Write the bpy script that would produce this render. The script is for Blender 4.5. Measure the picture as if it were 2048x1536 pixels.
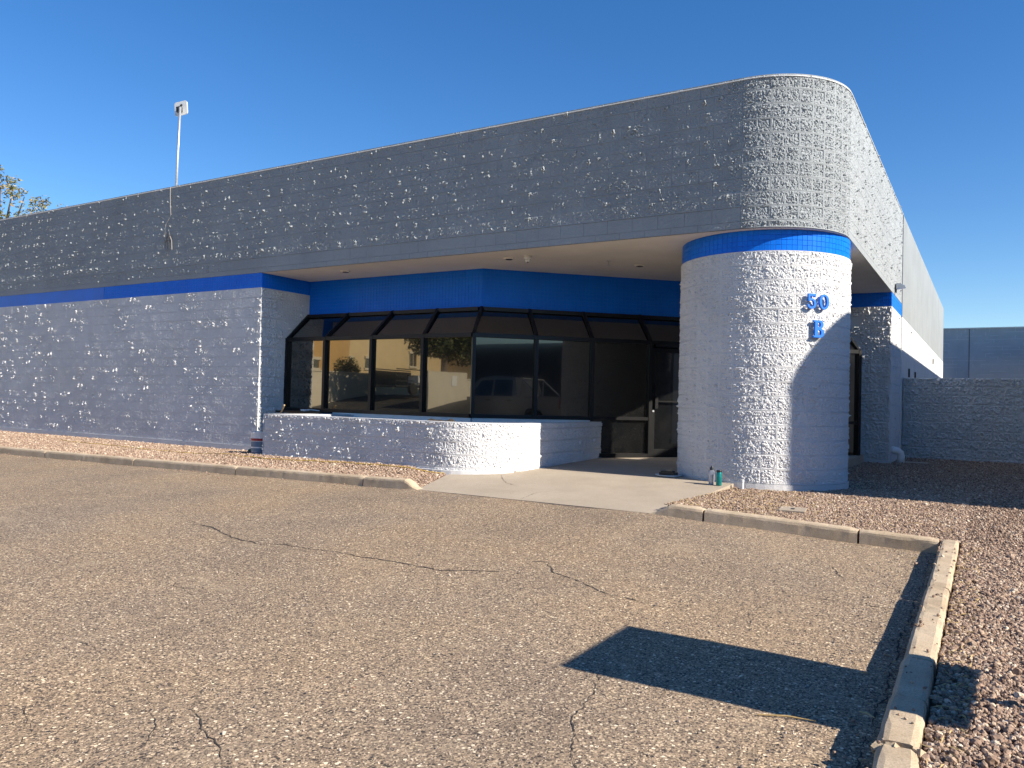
import bpy, bmesh, math, random
import numpy as np
from mathutils import Matrix, Vector

for o in list(bpy.data.objects):
    bpy.data.objects.remove(o)
S = bpy.context.scene
C = S.collection
rad = math.radians

# ------------------------------------------------------------------ camera
YAW, PIT, ROL = 0.546, 0.0200, 0.0250
F_ = Vector((-math.sin(YAW) * math.cos(PIT), math.cos(YAW) * math.cos(PIT), math.sin(PIT)))
R0 = Vector((math.cos(YAW), math.sin(YAW), 0)); U0 = R0.cross(F_)
R_ = R0 * math.cos(ROL) + U0 * math.sin(ROL); U_ = U0 * math.cos(ROL) - R0 * math.sin(ROL)
cd = bpy.data.cameras.new('camera'); cam = bpy.data.objects.new('camera', cd); C.objects.link(cam)
cam.matrix_world = Matrix(((R_.x, U_.x, -F_.x, 2.984), (R_.y, U_.y, -F_.y, -12.316), (R_.z, U_.z, -F_.z, 1.08), (0, 0, 0, 1)))
cd.sensor_width = 36.0; cd.lens = 36.0 * 1566.1 / 2048.0
cd.clip_start = 0.05; cd.clip_end = 3000
S.camera = cam

# ------------------------------------------------------------------ light
ELEV, AZ = 33.2, 0.8          # the sun stands over +x, AZ degrees towards the facade's open side
w = bpy.data.worlds.new('World'); S.world = w; w.use_nodes = True
nt = w.node_tree; nt.nodes.clear()
sky = nt.nodes.new('ShaderNodeTexSky'); sky.sky_type = 'NISHITA'; sky.sun_disc = False
sky.sun_elevation = rad(ELEV); sky.sun_rotation = rad(90 + AZ)
sky.altitude = 300; sky.air_density = 1.0; sky.dust_density = 0.0; sky.ozone_density = 3.0
bg = nt.nodes.new('ShaderNodeBackground'); bg.inputs['Strength'].default_value = 0.072
wo = nt.nodes.new('ShaderNodeOutputWorld')
hs = nt.nodes.new('ShaderNodeHueSaturation'); hs.inputs['Saturation'].default_value = 1.30; hs.inputs['Hue'].default_value = 0.507; hs.inputs['Value'].default_value = 1.20
nt.links.new(sky.outputs[0], hs.inputs['Color']); nt.links.new(hs.outputs[0], bg.inputs[0]); nt.links.new(bg.outputs[0], wo.inputs[0])
ld = bpy.data.lights.new('sun', 'SUN'); ld.energy = 4.8; ld.angle = rad(0.53); ld.color = (1.0, 0.93, 0.82)
sun = bpy.data.objects.new('sun', ld); C.objects.link(sun)
sd = Vector((math.cos(rad(AZ)) * math.cos(rad(ELEV)), -math.sin(rad(AZ)) * math.cos(rad(ELEV)), math.sin(rad(ELEV))))
sun.rotation_euler = sd.to_track_quat('Z', 'Y').to_euler(); sun.location = (20, -5, 20)
S.view_settings.view_transform = 'Standard'; S.view_settings.look = 'None'
S.view_settings.exposure = 0.95; S.view_settings.gamma = 1.0; S.view_settings.use_curve_mapping = False

rng = np.random.default_rng(11)
random.seed(4)

# ------------------------------------------------------------------ materials
def M(name):
    m = bpy.data.materials.new(name); m.use_nodes = True
    return m, m.node_tree, m.node_tree.nodes['Principled BSDF']
def N(nt, t, **kw):
    n = nt.nodes.new(t)
    for k, v in kw.items():
        if k in n.inputs: n.inputs[k].default_value = v
        else: setattr(n, k, v)
    return n
def ramp(nt, stops, interp='LINEAR'):
    r = nt.nodes.new('ShaderNodeValToRGB'); e = r.color_ramp; e.interpolation = interp
    while len(e.elements) < len(stops): e.elements.new(0.5)
    for el, (p, c) in zip(e.elements, stops):
        el.position = p; el.color = (c[0], c[1], c[2], 1) if len(c) == 3 else c
    return r
def mix(nt, a, b, f, blend='MIX'):
    n = nt.nodes.new('ShaderNodeMix'); n.data_type = 'RGBA'; n.blend_type = blend; n.clamp_factor = True
    for s, v in ((n.inputs[6], a), (n.inputs[7], b), (n.inputs[0], f)):
        if hasattr(v, 'is_linked') or hasattr(v, 'links'): nt.links.new(v, s)
        elif isinstance(v, (int, float)): s.default_value = v
        else: s.default_value = (v[0], v[1], v[2], 1)
    return n.outputs[2]
def coords(nt, scale=(1, 1, 1)):
    g = N(nt, 'ShaderNodeNewGeometry'); mp = N(nt, 'ShaderNodeMapping'); mp.inputs['Scale'].default_value = scale
    nt.links.new(g.outputs['Position'], mp.inputs['Vector'])
    return mp.outputs[0]
def noise(nt, vec, scale, detail=4, rough=0.55):
    n = N(nt, 'ShaderNodeTexNoise', Scale=scale, Detail=detail, Roughness=rough)
    nt.links.new(vec, n.inputs['Vector']); return n
def bump(nt, b, h, strength, dist, prev=None):
    n = N(nt, 'ShaderNodeBump', Strength=strength, Distance=dist); nt.links.new(h, n.inputs['Height'])
    if prev is not None: nt.links.new(prev, n.inputs['Normal'])
    nt.links.new(n.outputs[0], b.inputs['Normal']); return n.outputs[0]

def simple(name, col, rough=0.6, metal=0.0, var=0.12, vs=6.0, bs=0.0, bscale=80, spec=0.5):
    m, t, b = M(name); v = coords(t); n = noise(t, v, vs)
    r = ramp(t, [(0.3, [c * (1 - var) for c in col]), (0.7, [min(1, c * (1 + var)) for c in col])])
    t.links.new(n.outputs[0], r.inputs[0]); t.links.new(r.outputs[0], b.inputs['Base Color'])
    b.inputs['Roughness'].default_value = rough; b.inputs['Metallic'].default_value = metal
    b.inputs['Specular IOR Level'].default_value = spec
    if bs > 0:
        n2 = noise(t, v, bscale, 3); bump(t, b, n2.outputs[0], bs, 0.004)
    return m

def painted_block(name, col, dirt, streak=0.0):
    m, t, b = M(name); v = coords(t)
    n1 = noise(t, v, 1.1, 5, 0.6); n2 = noise(t, v, 26, 4, 0.6); n3 = noise(t, coords(t, (3.2, 3.2, 0.22)), 1.0, 4, 0.6)
    r1 = ramp(t, [(0.30, [c * 0.87 for c in col]), (0.62, col)]); t.links.new(n1.outputs[0], r1.inputs[0])
    r2 = ramp(t, [(0.58, (0, 0, 0)), (0.80, (1, 1, 1))]); t.links.new(n2.outputs[0], r2.inputs[0])
    f = N(t, 'ShaderNodeMath', operation='MULTIPLY'); t.links.new(r2.outputs[0], f.inputs[0]); f.inputs[1].default_value = 0.28
    c = mix(t, r1.outputs[0], dirt, f.outputs[0])
    r3 = ramp(t, [(0.5, (0, 0, 0)), (0.78, (1, 1, 1))]); t.links.new(n3.outputs[0], r3.inputs[0])
    f3 = N(t, 'ShaderNodeMath', operation='MULTIPLY'); t.links.new(r3.outputs[0], f3.inputs[0]); f3.inputs[1].default_value = 0.16 + streak
    c = mix(t, c, dirt, f3.outputs[0])
    t.links.new(c, b.inputs['Base Color']); b.inputs['Roughness'].default_value = 0.72
    b.inputs['Specular IOR Level'].default_value = 0.3
    n4 = noise(t, v, 75, 4, 0.65); n5 = noise(t, v, 300, 2, 0.6); p_ = bump(t, b, n4.outputs[0], 0.55, 0.009); bump(t, b, n5.outputs[0], 0.3, 0.002, p_)
    return m

MAT = {}
MAT['white'] = painted_block('white_block_paint', (0.68, 0.67, 0.655), (0.47, 0.45, 0.42))
MAT['grey'] = painted_block('grey_block_paint', (0.335, 0.355, 0.36), (0.21, 0.21, 0.21))
MAT['grey_smooth'] = painted_block('grey_stucco', (0.30, 0.32, 0.32), (0.21, 0.21, 0.21), 0.25)
MAT['white_smooth'] = painted_block('white_stucco', (0.80, 0.79, 0.76), (0.62, 0.6, 0.56))
MAT['fence'] = painted_block('grey_fence_paint', (0.58, 0.60, 0.60), (0.25, 0.26, 0.26))
MAT['far'] = painted_block('grey_far_paint', (0.45, 0.48, 0.485), (0.34, 0.35, 0.35))
MAT['far_joint'] = simple('pale_mortar', (0.62, 0.64, 0.64), 0.8)
MAT['soffit'] = simple('soffit_paint', (0.82, 0.77, 0.69), 0.8, var=0.06, vs=1.5, bs=0.12, bscale=60)
MAT['bronze'] = simple('dark_bronze_aluminium', (0.009, 0.0085, 0.0085), 0.42, 0.2, var=0.25, vs=8)
MAT['white_paint'] = simple('white_paint_smooth', (0.78, 0.77, 0.74), 0.6, var=0.05)
MAT['metal'] = simple('galvanised_metal', (0.55, 0.56, 0.57), 0.42, 0.7, var=0.15, vs=20)
MAT['darkmetal'] = simple('dark_metal', (0.05, 0.05, 0.05), 0.5, 0.3)
MAT['pvc'] = simple('white_plastic', (0.74, 0.74, 0.72), 0.4, var=0.05)
MAT['black'] = simple('black_plastic', (0.012, 0.012, 0.013), 0.3, var=0.1)
MAT['wood'] = simple('pale_wood', (0.55, 0.38, 0.20), 0.6, var=0.2, vs=30)
MAT['bark'] = simple('bark', (0.16, 0.115, 0.08), 0.9, var=0.35, vs=5, bs=0.5, bscale=18)
MAT['room'] = simple('dark_interior', (0.02, 0.02, 0.02), 0.9)
MAT['soil'] = simple('dark_mulch', (0.035, 0.026, 0.018), 0.95, var=0.4, vs=30, bs=0.6, bscale=50)
MAT['cable'] = simple('weathered_cable', (0.34, 0.30, 0.26), 0.6)
MAT['cable_dark'] = simple('dark_cable', (0.10, 0.10, 0.10), 0.6)
MAT['cord'] = simple('yellow_cord', (0.55, 0.36, 0.04), 0.55)

def tile_mat():
    m, t, b = M('blue_glazed_tile'); v = coords(t)
    oi = N(t, 'ShaderNodeObjectInfo'); n = noise(t, v, 3.0, 3)
    a = N(t, 'ShaderNodeMath', operation='MULTIPLY_ADD'); t.links.new(oi.outputs['Random'], a.inputs[0]); a.inputs[1].default_value = 0.35
    t.links.new(n.outputs[0], a.inputs[2])
    r = ramp(t, [(0.25, (0.003, 0.135, 0.64)), (0.85, (0.005, 0.175, 0.76))]); t.links.new(a.outputs[0], r.inputs[0])
    t.links.new(r.outputs[0], b.inputs['Base Color']); b.inputs['Roughness'].default_value = 0.34; b.inputs['Specular IOR Level'].default_value = 0.18
    n2 = noise(t, v, 45, 2); bump(t, b, n2.outputs[0], 0.12, 0.004)
    return m
MAT['tile'] = tile_mat()
MAT['blue'] = simple('blue_paint', (0.003, 0.140, 0.66), 0.45, var=0.10, vs=2, bs=0.1, bscale=40)
MAT['letter'] = simple('blue_letter_paint', (0.012, 0.17, 0.68), 0.4, var=0.05)

def glass_mat(name, tint, fac, slope, rough=0.012):
    m, t, b = M(name); b.inputs['Base Color'].default_value = (0.006, 0.007, 0.008, 1); b.inputs['Roughness'].default_value = 0.08
    g = N(t, 'ShaderNodeBsdfGlossy'); g.inputs['Color'].default_value = (*tint, 1); g.inputs['Roughness'].default_value = rough
    v = coords(t); n = noise(t, v, 0.9, 1); bp = N(t, 'ShaderNodeBump', Strength=0.05, Distance=0.02)
    t.links.new(n.outputs[0], bp.inputs['Height']); t.links.new(bp.outputs[0], g.inputs['Normal'])
    fr = N(t, 'ShaderNodeLayerWeight', Blend=0.5); fr = type('o', (), {'outputs': [fr.outputs['Facing']]})
    ma = N(t, 'ShaderNodeMath', operation='MULTIPLY_ADD'); t.links.new(fr.outputs[0], ma.inputs[0]); ma.inputs[1].default_value = slope; ma.inputs[2].default_value = fac
    nd_ = noise(t, v, 5.0, 5, 0.7); rd = ramp(t, [(0.40, (0.006, 0.0065, 0.007)), (0.85, (0.016, 0.015, 0.014))]); t.links.new(nd_.outputs[0], rd.inputs[0]); t.links.new(rd.outputs[0], b.inputs['Base Color'])
    mx = N(t, 'ShaderNodeMixShader'); t.links.new(ma.outputs[0], mx.inputs[0]); t.links.new(b.outputs[0], mx.inputs[1]); t.links.new(g.outputs[0], mx.inputs[2])
    t.links.new(mx.outputs[0], t.nodes['Material Output'].inputs['Surface'])
    return m
MAT['glass'] = glass_mat('bronze_reflective_glass', (0.95, 0.86, 0.68), 0.03, 0.52)
MAT['glass_slope'] = glass_mat('sloped_dark_glass', (0.95, 0.88, 0.76), 0.02, 0.26)
MAT['glass_dark'] = glass_mat('dark_glass', (0.9, 0.9, 0.9), 0.02, 0.3)

def concrete(name, a, bcol, sc=3.0):
    m, t, b = M(name); v = coords(t)
    n1 = noise(t, v, sc, 6, 0.62); n2 = noise(t, v, 130, 3, 0.7); n3 = noise(t, v, 20, 4, 0.6)
    r = ramp(t, [(0.32, a), (0.68, bcol)]); t.links.new(n1.outputs[0], r.inputs[0])
    r2 = ramp(t, [(0.32, (0.55, 0.53, 0.5)), (0.55, (1, 1, 1)), (0.75, (1.12, 1.1, 1.05))]); t.links.new(n2.outputs[0], r2.inputs[0])
    c = mix(t, r.outputs[0], r2.outputs[0], 0.75, 'MULTIPLY')
    t.links.new(c, b.inputs['Base Color']); b.inputs['Roughness'].default_value = 0.88
    p = bump(t, b, n3.outputs[0], 0.35, 0.006); bump(t, b, n2.outputs[0], 0.5, 0.003, p)
    return m
MAT['kerb'] = concrete('kerb_concrete', (0.41, 0.31, 0.20), (0.58, 0.46, 0.32))
MAT['slab'] = concrete('slab_concrete', (0.36, 0.295, 0.22), (0.43, 0.355, 0.27), 1.6)

def asphalt_mat():
    m, t, b = M('weathered_asphalt'); v = coords(t); vf = coords(t, (1, 1, 0.2))
    vo = N(t, 'ShaderNodeTexVoronoi', Scale=50.0, Randomness=1.0); t.links.new(vf, vo.inputs['Vector'])
    sp = N(t, 'ShaderNodeSeparateColor'); t.links.new(vo.outputs['Color'], sp.inputs[0])
    chip = ramp(t, [(0.0, (0.06, 0.047, 0.038)), (0.13, (0.22, 0.165, 0.115)), (0.34, (0.39, 0.285, 0.19)), (0.60, (0.49, 0.365, 0.245)), (0.80, (0.64, 0.50, 0.335)), (0.92, (0.90, 0.77, 0.56))], 'CONSTANT')
    t.links.new(sp.outputs[0], chip.inputs[0])
    vo2 = N(t, 'ShaderNodeTexVoronoi', Scale=130.0); t.links.new(vf, vo2.inputs['Vector'])
    sp2 = N(t, 'ShaderNodeSeparateColor'); t.links.new(vo2.outputs['Color'], sp2.inputs[0])
    fine = ramp(t, [(0.0, (0.10, 0.075, 0.055)), (0.24, (0.27, 0.20, 0.136)), (0.7, (0.41, 0.31, 0.208)), (0.92, (0.68, 0.54, 0.375))], 'CONSTANT')
    t.links.new(sp2.outputs[1], fine.inputs[0])
    thr = N(t, 'ShaderNodeMath', operation='GREATER_THAN'); t.links.new(sp.outputs[1], thr.inputs[0]); thr.inputs[1].default_value = 0.36
    edge = N(t, 'ShaderNodeMath', operation='LESS_THAN'); t.links.new(vo.outputs['Distance'], edge.inputs[0]); edge.inputs[1].default_value = 0.42
    mk = N(t, 'ShaderNodeMath', operation='MULTIPLY'); t.links.new(thr.outputs[0], mk.inputs[0]); t.links.new(edge.outputs[0], mk.inputs[1])
    c = mix(t, fine.outputs[0], chip.outputs[0], mk.outputs[0])
    n1 = noise(t, v, 0.55, 6, 0.6); r1 = ramp(t, [(0.32, (0.78, 0.78, 0.80)), (0.5, (1, 1, 1)), (0.7, (1.14, 1.10, 1.02))]); t.links.new(n1.outputs[0], r1.inputs[0])
    c = mix(t, c, r1.outputs[0], 0.9, 'MULTIPLY')
    n2 = noise(t, v, 2.3, 5, 0.65); r2 = ramp(t, [(0.58, (0, 0, 0)), (0.74, (1, 1, 1))]); t.links.new(n2.outputs[0], r2.inputs[0])
    fm = N(t, 'ShaderNodeMath', operation='MULTIPLY'); t.links.new(r2.outputs[0], fm.inputs[0]); fm.inputs[1].default_value = 0.55
    c = mix(t, c, (0.44, 0.345, 0.235), fm.outputs[0])
    n6 = noise(t, v, 0.22, 5, 0.6); r6 = ramp(t, [(0.40, (1.0, 0.98, 0.95)), (0.55, (1, 1, 1)), (0.70, (0.80, 0.80, 0.84))]); t.links.new(n6.outputs[0], r6.inputs[0]); c = mix(t, c, r6.outputs[0], 1.0, 'MULTIPLY'); c = mix(t, c, (0.975, 0.945, 0.91), 1.0, 'MULTIPLY')                  # tan silt lying in shallow hollows
    t.links.new(c, b.inputs['Base Color']); b.inputs['Roughness'].default_value = 0.86
    h = N(t, 'ShaderNodeMath', operation='MULTIPLY_ADD'); t.links.new(mk.outputs[0], h.inputs[0]); h.inputs[1].default_value = 0.5; t.links.new(sp2.outputs[0], h.inputs[2])
    p = bump(t, b, h.outputs[0], 1.0, 0.007)
    n3 = noise(t, v, 34, 4, 0.7); bump(t, b, n3.outputs[0], 0.7, 0.012, p)
    return m
MAT['asphalt'] = asphalt_mat()

def gravel_mat(name, stops, random_obj=True):
    m, t, b = M(name); v = coords(t)
    oi = N(t, 'ShaderNodeObjectInfo'); r = ramp(t, stops); t.links.new(oi.outputs['Random'], r.inputs[0])
    n = noise(t, v, 120, 2); c = mix(t, r.outputs[0], (0.55, 0.45, 0.36), 0.0)
    r2 = ramp(t, [(0.3, (0.75, 0.75, 0.75)), (0.7, (1.15, 1.15, 1.15))]); t.links.new(n.outputs[0], r2.inputs[0])
    c = mix(t, r.outputs[0], r2.outputs[0], 1.0, 'MULTIPLY')
    t.links.new(c, b.inputs['Base Color']); b.inputs['Roughness'].default_value = 0.8
    return m
MAT['stone'] = gravel_mat('pink_gravel_stone', [(0.0, (0.14, 0.09, 0.062)), (0.2, (0.24, 0.155, 0.107)), (0.45, (0.32, 0.212, 0.147)), (0.7, (0.38, 0.265, 0.18)), (0.9, (0.48, 0.36, 0.255)), (1.0, (0.66, 0.54, 0.41))])
MAT['grit'] = gravel_mat('loose_grit_stone', [(0.0, (0.10, 0.085, 0.075)), (0.4, (0.26, 0.2, 0.16)), (0.8, (0.42, 0.33, 0.25)), (1.0, (0.6, 0.5, 0.4))])
MAT['straw'] = gravel_mat('dry_straw', [(0.0, (0.30, 0.20, 0.08)), (0.5, (0.48, 0.34, 0.14)), (1.0, (0.60, 0.47, 0.25))])
MAT['bed'] = simple('gravel_fines', (0.25, 0.17, 0.125), 0.95, var=0.35, vs=40, bs=0.6, bscale=60)
MAT['newasphalt'] = simple('dark_asphalt', (0.05, 0.047, 0.043), 0.9, var=0.2, vs=1.5)
MAT['earth'] = simple('desert_earth', (0.30, 0.225, 0.16), 0.95, var=0.2, vs=0.4)
MAT['crack'] = simple('crack_shade', (0.045, 0.036, 0.03), 0.95, var=0.4, vs=30)  # dark colour painted in for the shade down in a crack
MAT['stucco_tan'] = simple('tan_stucco', (0.62, 0.48, 0.27), 0.85, var=0.06, vs=1.5)
MAT['stucco_ochre'] = simple('ochre_stucco', (0.50, 0.31, 0.12), 0.85, var=0.06, vs=1.5)
MAT['lotwall'] = simple('cream_lot_wall', (0.60, 0.54, 0.42), 0.85, var=0.07, vs=1.5)
MAT['darkwall'] = simple('dark_brown_wall', (0.09, 0.08, 0.075), 0.9)
MAT['truck'] = simple('silver_truck_paint', (0.42, 0.43, 0.44), 0.3, 0.3, var=0.03)
MAT['rubber'] = simple('tyre_rubber', (0.015, 0.015, 0.015), 0.85)
MAT['redlens'] = simple('red_lens', (0.45, 0.02, 0.02), 0.2)
MAT['leafA'] = simple('olive_leaf', (0.14, 0.15, 0.05), 0.6, var=0.35, vs=2.0)
MAT['leafB'] = simple('yellowed_leaf', (0.30, 0.22, 0.10), 0.6, var=0.3, vs=2.0)
MAT['leafC'] = simple('dark_leaf', (0.035, 0.055, 0.02), 0.6, var=0.35, vs=1.0)

# ------------------------------------------------------------------ object helpers
def link(o, parent=None):
    C.objects.link(o)
    if parent is not None: o.parent = parent
    return o
def mk(name, V, Fc, mats, parent=None, mi=None, smooth=False):
    me = bpy.data.meshes.new(name)
    V = np.asarray(V, dtype=float)
    me.from_pydata(V.tolist(), [], [tuple(int(i) for i in f) for f in Fc])
    for m in (mats if isinstance(mats, (list, tuple)) else [mats]): me.materials.append(m)
    if mi is not None: me.polygons.foreach_set('material_index', np.asarray(mi, dtype=np.int32))
    if smooth: me.polygons.foreach_set('use_smooth', np.ones(len(me.polygons), dtype=bool))
    me.update()
    return link(bpy.data.objects.new(name, me), parent)
def mk_quads(name, V, Q, mats, parent=None, mi=None):
    """fast path for big all-quad meshes (numpy arrays)"""
    me = bpy.data.meshes.new(name); n = len(Q)
    me.vertices.add(len(V)); me.vertices.foreach_set('co', np.asarray(V, np.float32).ravel())
    me.loops.add(4 * n); me.loops.foreach_set('vertex_index', np.asarray(Q, np.int32).ravel())
    me.polygons.add(n); me.polygons.foreach_set('loop_start', np.arange(0, 4 * n, 4, dtype=np.int32))
    me.polygons.foreach_set('loop_total', np.full(n, 4, dtype=np.int32))
    for m in (mats if isinstance(mats, (list, tuple)) else [mats]): me.materials.append(m)
    if mi is not None: me.polygons.foreach_set('material_index', np.asarray(mi, np.int32))
    me.polygons.foreach_set('use_smooth', np.zeros(n, dtype=bool)); me.update(calc_edges=True); me.validate()
    return link(bpy.data.objects.new(name, me), parent)
def empty(name, loc=(0, 0, 0), rz=0.0, parent=None):
    o = bpy.data.objects.new(name, None); o.empty_display_size = 0.2
    o.location = loc; o.rotation_euler = (0, 0, rz); return link(o, parent)
def tag(o, label, cat, group=None):
    o['label'] = label; o['category'] = cat
    if group: o['group'] = group
    return o
def struct(o):
    o['kind'] = 'structure'; return o
def stuff(o):
    o['kind'] = 'stuff'; return o

class MB:
    def __init__(s): s.V = []; s.F = []; s.mi = []
    def add(s, V, F, m=0):
        b = len(s.V); s.V += [tuple(map(float, v)) for v in V]
        for f in F: s.F.append(tuple(i + b for i in f)); s.mi.append(m)
        return s
    def box(s, a, b, m=0, mat=None):
        x0, y0, z0 = a; x1, y1, z1 = b
        V = [(x0, y0, z0), (x1, y0, z0), (x1, y1, z0), (x0, y1, z0), (x0, y0, z1), (x1, y0, z1), (x1, y1, z1), (x0, y1, z1)]
        if mat is not None: V = [mat @ Vector(v) for v in V]
        return s.add(V, [(3, 2, 1, 0), (4, 5, 6, 7), (0, 1, 5, 4), (1, 2, 6, 5), (2, 3, 7, 6), (3, 0, 4, 7)], m)
    def prism(s, poly, z0, z1, m=0, top=True, bot=True):
        n = len(poly); V = [(p[0], p[1], z0) for p in poly] + [(p[0], p[1], z1) for p in poly]
        F = [(i, (i + 1) % n, n + (i + 1) % n, n + i) for i in range(n)]
        if top: F.append(tuple(range(n, 2 * n)))
        if bot: F.append(tuple(range(n - 1, -1, -1)))
        return s.add(V, F, m)
    def beam(s, p, q, wx, wz, up=(0, 0, 1), m=0):
        p = Vector(p); q = Vector(q); d = (q - p).normalized(); u = Vector(up)
        a = d.cross(u).normalized(); u = a.cross(d).normalized()
        V = []
        for e in (p, q):
            for sx, sz in ((-1, -1), (1, -1), (1, 1), (-1, 1)): V.append(e + a * sx * wx / 2 + u * sz * wz / 2)
        return s.add(V, [(0, 3, 2, 1), (4, 5, 6, 7), (0, 1, 5, 4), (1, 2, 6, 5), (2, 3, 7, 6), (3, 0, 4, 7)], m)
    def tube(s, pts, r, n=8, m=0, caps=True):
        pts = [Vector(p) for p in pts]; rs = r if isinstance(r, (list, tuple)) else [r] * len(pts)
        V = []; F = []
        for i, p in enumerate(pts):
            d = (pts[min(i + 1, len(pts) - 1)] - pts[max(i - 1, 0)]).normalized()
            a = d.cross(Vector((0, 0, 1)) if abs(d.z) < 0.95 else Vector((1, 0, 0))).normalized(); b = d.cross(a)
            for k in range(n):
                t = 2 * math.pi * k / n; V.append(p + (a * math.cos(t) + b * math.sin(t)) * rs[i])
        for i in range(len(pts) - 1):
            for k in range(n): F.append((i * n + k, i * n + (k + 1) % n, (i + 1) * n + (k + 1) % n, (i + 1) * n + k))
        if caps: F.append(tuple(range(n - 1, -1, -1))); F.append(tuple(range((len(pts) - 1) * n, len(pts) * n)))
        return s.add(V, F, m)
    def lathe(s, prof, n=20, c=(0, 0, 0), m=0):
        V = []; F = []
        for r, z in prof:
            for k in range(n):
                t = 2 * math.pi * k / n; V.append((c[0] + r * math.cos(t), c[1] + r * math.sin(t), c[2] + z))
        for i in range(len(prof) - 1):
            for k in range(n): F.append((i * n + k, i * n + (k + 1) % n, (i + 1) * n + (k + 1) % n, (i + 1) * n + k))
        F.append(tuple(range(n - 1, -1, -1))); F.append(tuple(range((len(prof) - 1) * n, len(prof) * n)))
        return s.add(V, F, m)
    def build(s, name, mats, parent=None, smooth=False):
        return mk(name, s.V, s.F, mats, parent, s.mi if isinstance(mats, (list, tuple)) else None, smooth)

# ------------------------------------------------------------------ ground heights
PX = [-40, -14.6, -10, -7.3, -4.6, -3.7, -0.2, 0.33, 1.9, 2.45, 2.8, 60]
PZ = [-0.40, -0.31, -0.27, -0.235, -0.20, -0.18, -0.182, -0.20, -0.26, -0.28, -0.29, -0.29]
def ss(t):
    t = np.clip(t, 0, 1); return t * t * (3 - 2 * t)
def za(x, y):
    x = np.asarray(x, float); y = np.asarray(y, float)
    pr = np.interp(x, PX, PZ); d = np.maximum(0, -3.85 - y)
    z = pr * (1 - ss(d / 3.5)) + (-0.285) * ss(d / 3.5) - 0.012 * np.minimum(d, 9)
    return z + 1.6 * ss((d - 11) / 13)                        # the lot climbs beyond the photographer
def slab_z(x, y):
    y = np.asarray(y, float)
    return np.where(y < -1.25, -0.02 + 0.060 * (y + 1.25), -0.02 + 0.0225 * (y + 1.25))
def gz(x, y):
    x = np.asarray(x, float); y = np.asarray(y, float)
    kt = np.interp(x, PX, PZ) + 0.105
    t = np.clip((y + 3.62) / 2.26, 0, 1)
    left = kt * (1 - t) - 0.105 * t + 0.085 * np.exp(-((y + 2.35) / 0.55) ** 2) * ss((x + 10.2) / 1.2)
    wq = 1 - ss((-3.64 - (y + 3.83) * 0.36 - x) / 0.9); left = left * (1 - wq) + (slab_z(x, y) - 0.004) * wq
    t2 = np.clip((y + 3.62) / 2.4, 0, 1)
    right = kt * (1 - t2) - 0.085 * t2 + 0.03 * ss((y + 1) / 6)
    isl = za(x, y) + 0.105
    right = np.where(y < -3.62, isl, right)
    return np.where(x < -2, left, right)

# ------------------------------------------------------------------ ground
def sheet(name, xs, ys, zf, mat):
    X, Y = np.meshgrid(xs, ys); Z = zf(X, Y); n = len(xs)
    V = np.stack([X.ravel(), Y.ravel(), Z.ravel()], 1)
    i, j = np.meshgrid(np.arange(len(xs) - 1), np.arange(len(ys) - 1)); a = (j * n + i).ravel()
    return struct(mk_quads(name, V, np.stack([a, a + 1, a + n + 1, a + n], 1), mat))
def span(*segs):
    out = []
    for a, b, st in segs: out += list(np.arange(a, b, st))
    return np.array(out + [segs[-1][1]])
sheet('terrain', span((-1500, -100, 200), (-100, 100, 20), (100, 1500, 200)), span((-1500, -100, 200), (-100, 100, 20), (100, 1500, 200)), lambda x, y: 0 * x - 1.2, MAT['earth'])
sheet('asphalt_lot', span((-60, -12, 1.5), (-12, 2.66, 0.2)), span((-14, -3.7, 0.2)), lambda x, y: za(x, y) + 0.006 * np.sin(3.1 * x + 1.7 * y) * np.sin(2.3 * y - x), MAT['asphalt'])
sheet('road', span((-60, -12, 1.5), (-12, 5, 1.0)), span((-60, -13.8, 0.7)), lambda x, y: za(x, y) - 0.004, MAT['newasphalt'])
sheet('neighbour_lot', span((5.4, 60, 3)), span((-60, -3.7, 3)), lambda x, y: np.maximum(za(x, y), -0.2) + 0.2, MAT['asphalt'])
sheet('gravel_bed', span((-24.5, -5, 0.25), (-5, -3.3, 0.05)), span((-3.7, -0.5, 0.1)), lambda x, y: np.where(x > -3.72 - (y + 3.83) * 0.36 + 0.14, gz(x, y) - 0.5, gz(x, y) - 0.012), MAT['bed'])
sheet('gravel_bed', span((-0.6, 0.4, 0.04), (0.4, 5.4, 0.2)), span((-14, -3.6, 0.2), (-3.6, 8.6, 0.2)), lambda x, y: np.where(((x < 2.62) & (y < -3.65)) | (x < -0.20 + (y + 3.83) * 0.058 - 0.01), -0.6, gz(x, y) - 0.012), MAT['bed'])
sheet('rear_yard', span((-30, 60, 10)), span((8.6, 60, 10)), lambda x, y: 0 * x - 0.12, MAT['earth'])

# entrance slab
sl = MB()
def slab_poly(p):
    n = len(p); V = [(x, y, float(slab_z(x, y))) for x, y in p] + [(x, y, -0.45) for x, y in p]
    sl.add(V, [tuple(range(n))] + [(i, n + i, n + (i + 1) % n, (i + 1) % n) for i in range(n)])
slab_poly([(-3.64, -3.83), (-1.93, -3.83), (-0.20, -3.83), (-0.05, -1.25), (-1.93, -1.25), (-4.0, -1.25), (-4.1, -2.5)])
slab_poly([(-4.0, -1.247), (-1.95, -1.247), (-0.05, -1.247), (0.4, -1.0), (0.72, 0.1), (0.70, 2.62), (-4.0, 2.62)])
slab_poly([(-4.0, 2.628), (0.70, 2.628), (0.80, 5.4), (-4.0, 5.4)])
slab = struct(sl.build('entrance_slab', MAT['slab']))

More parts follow.
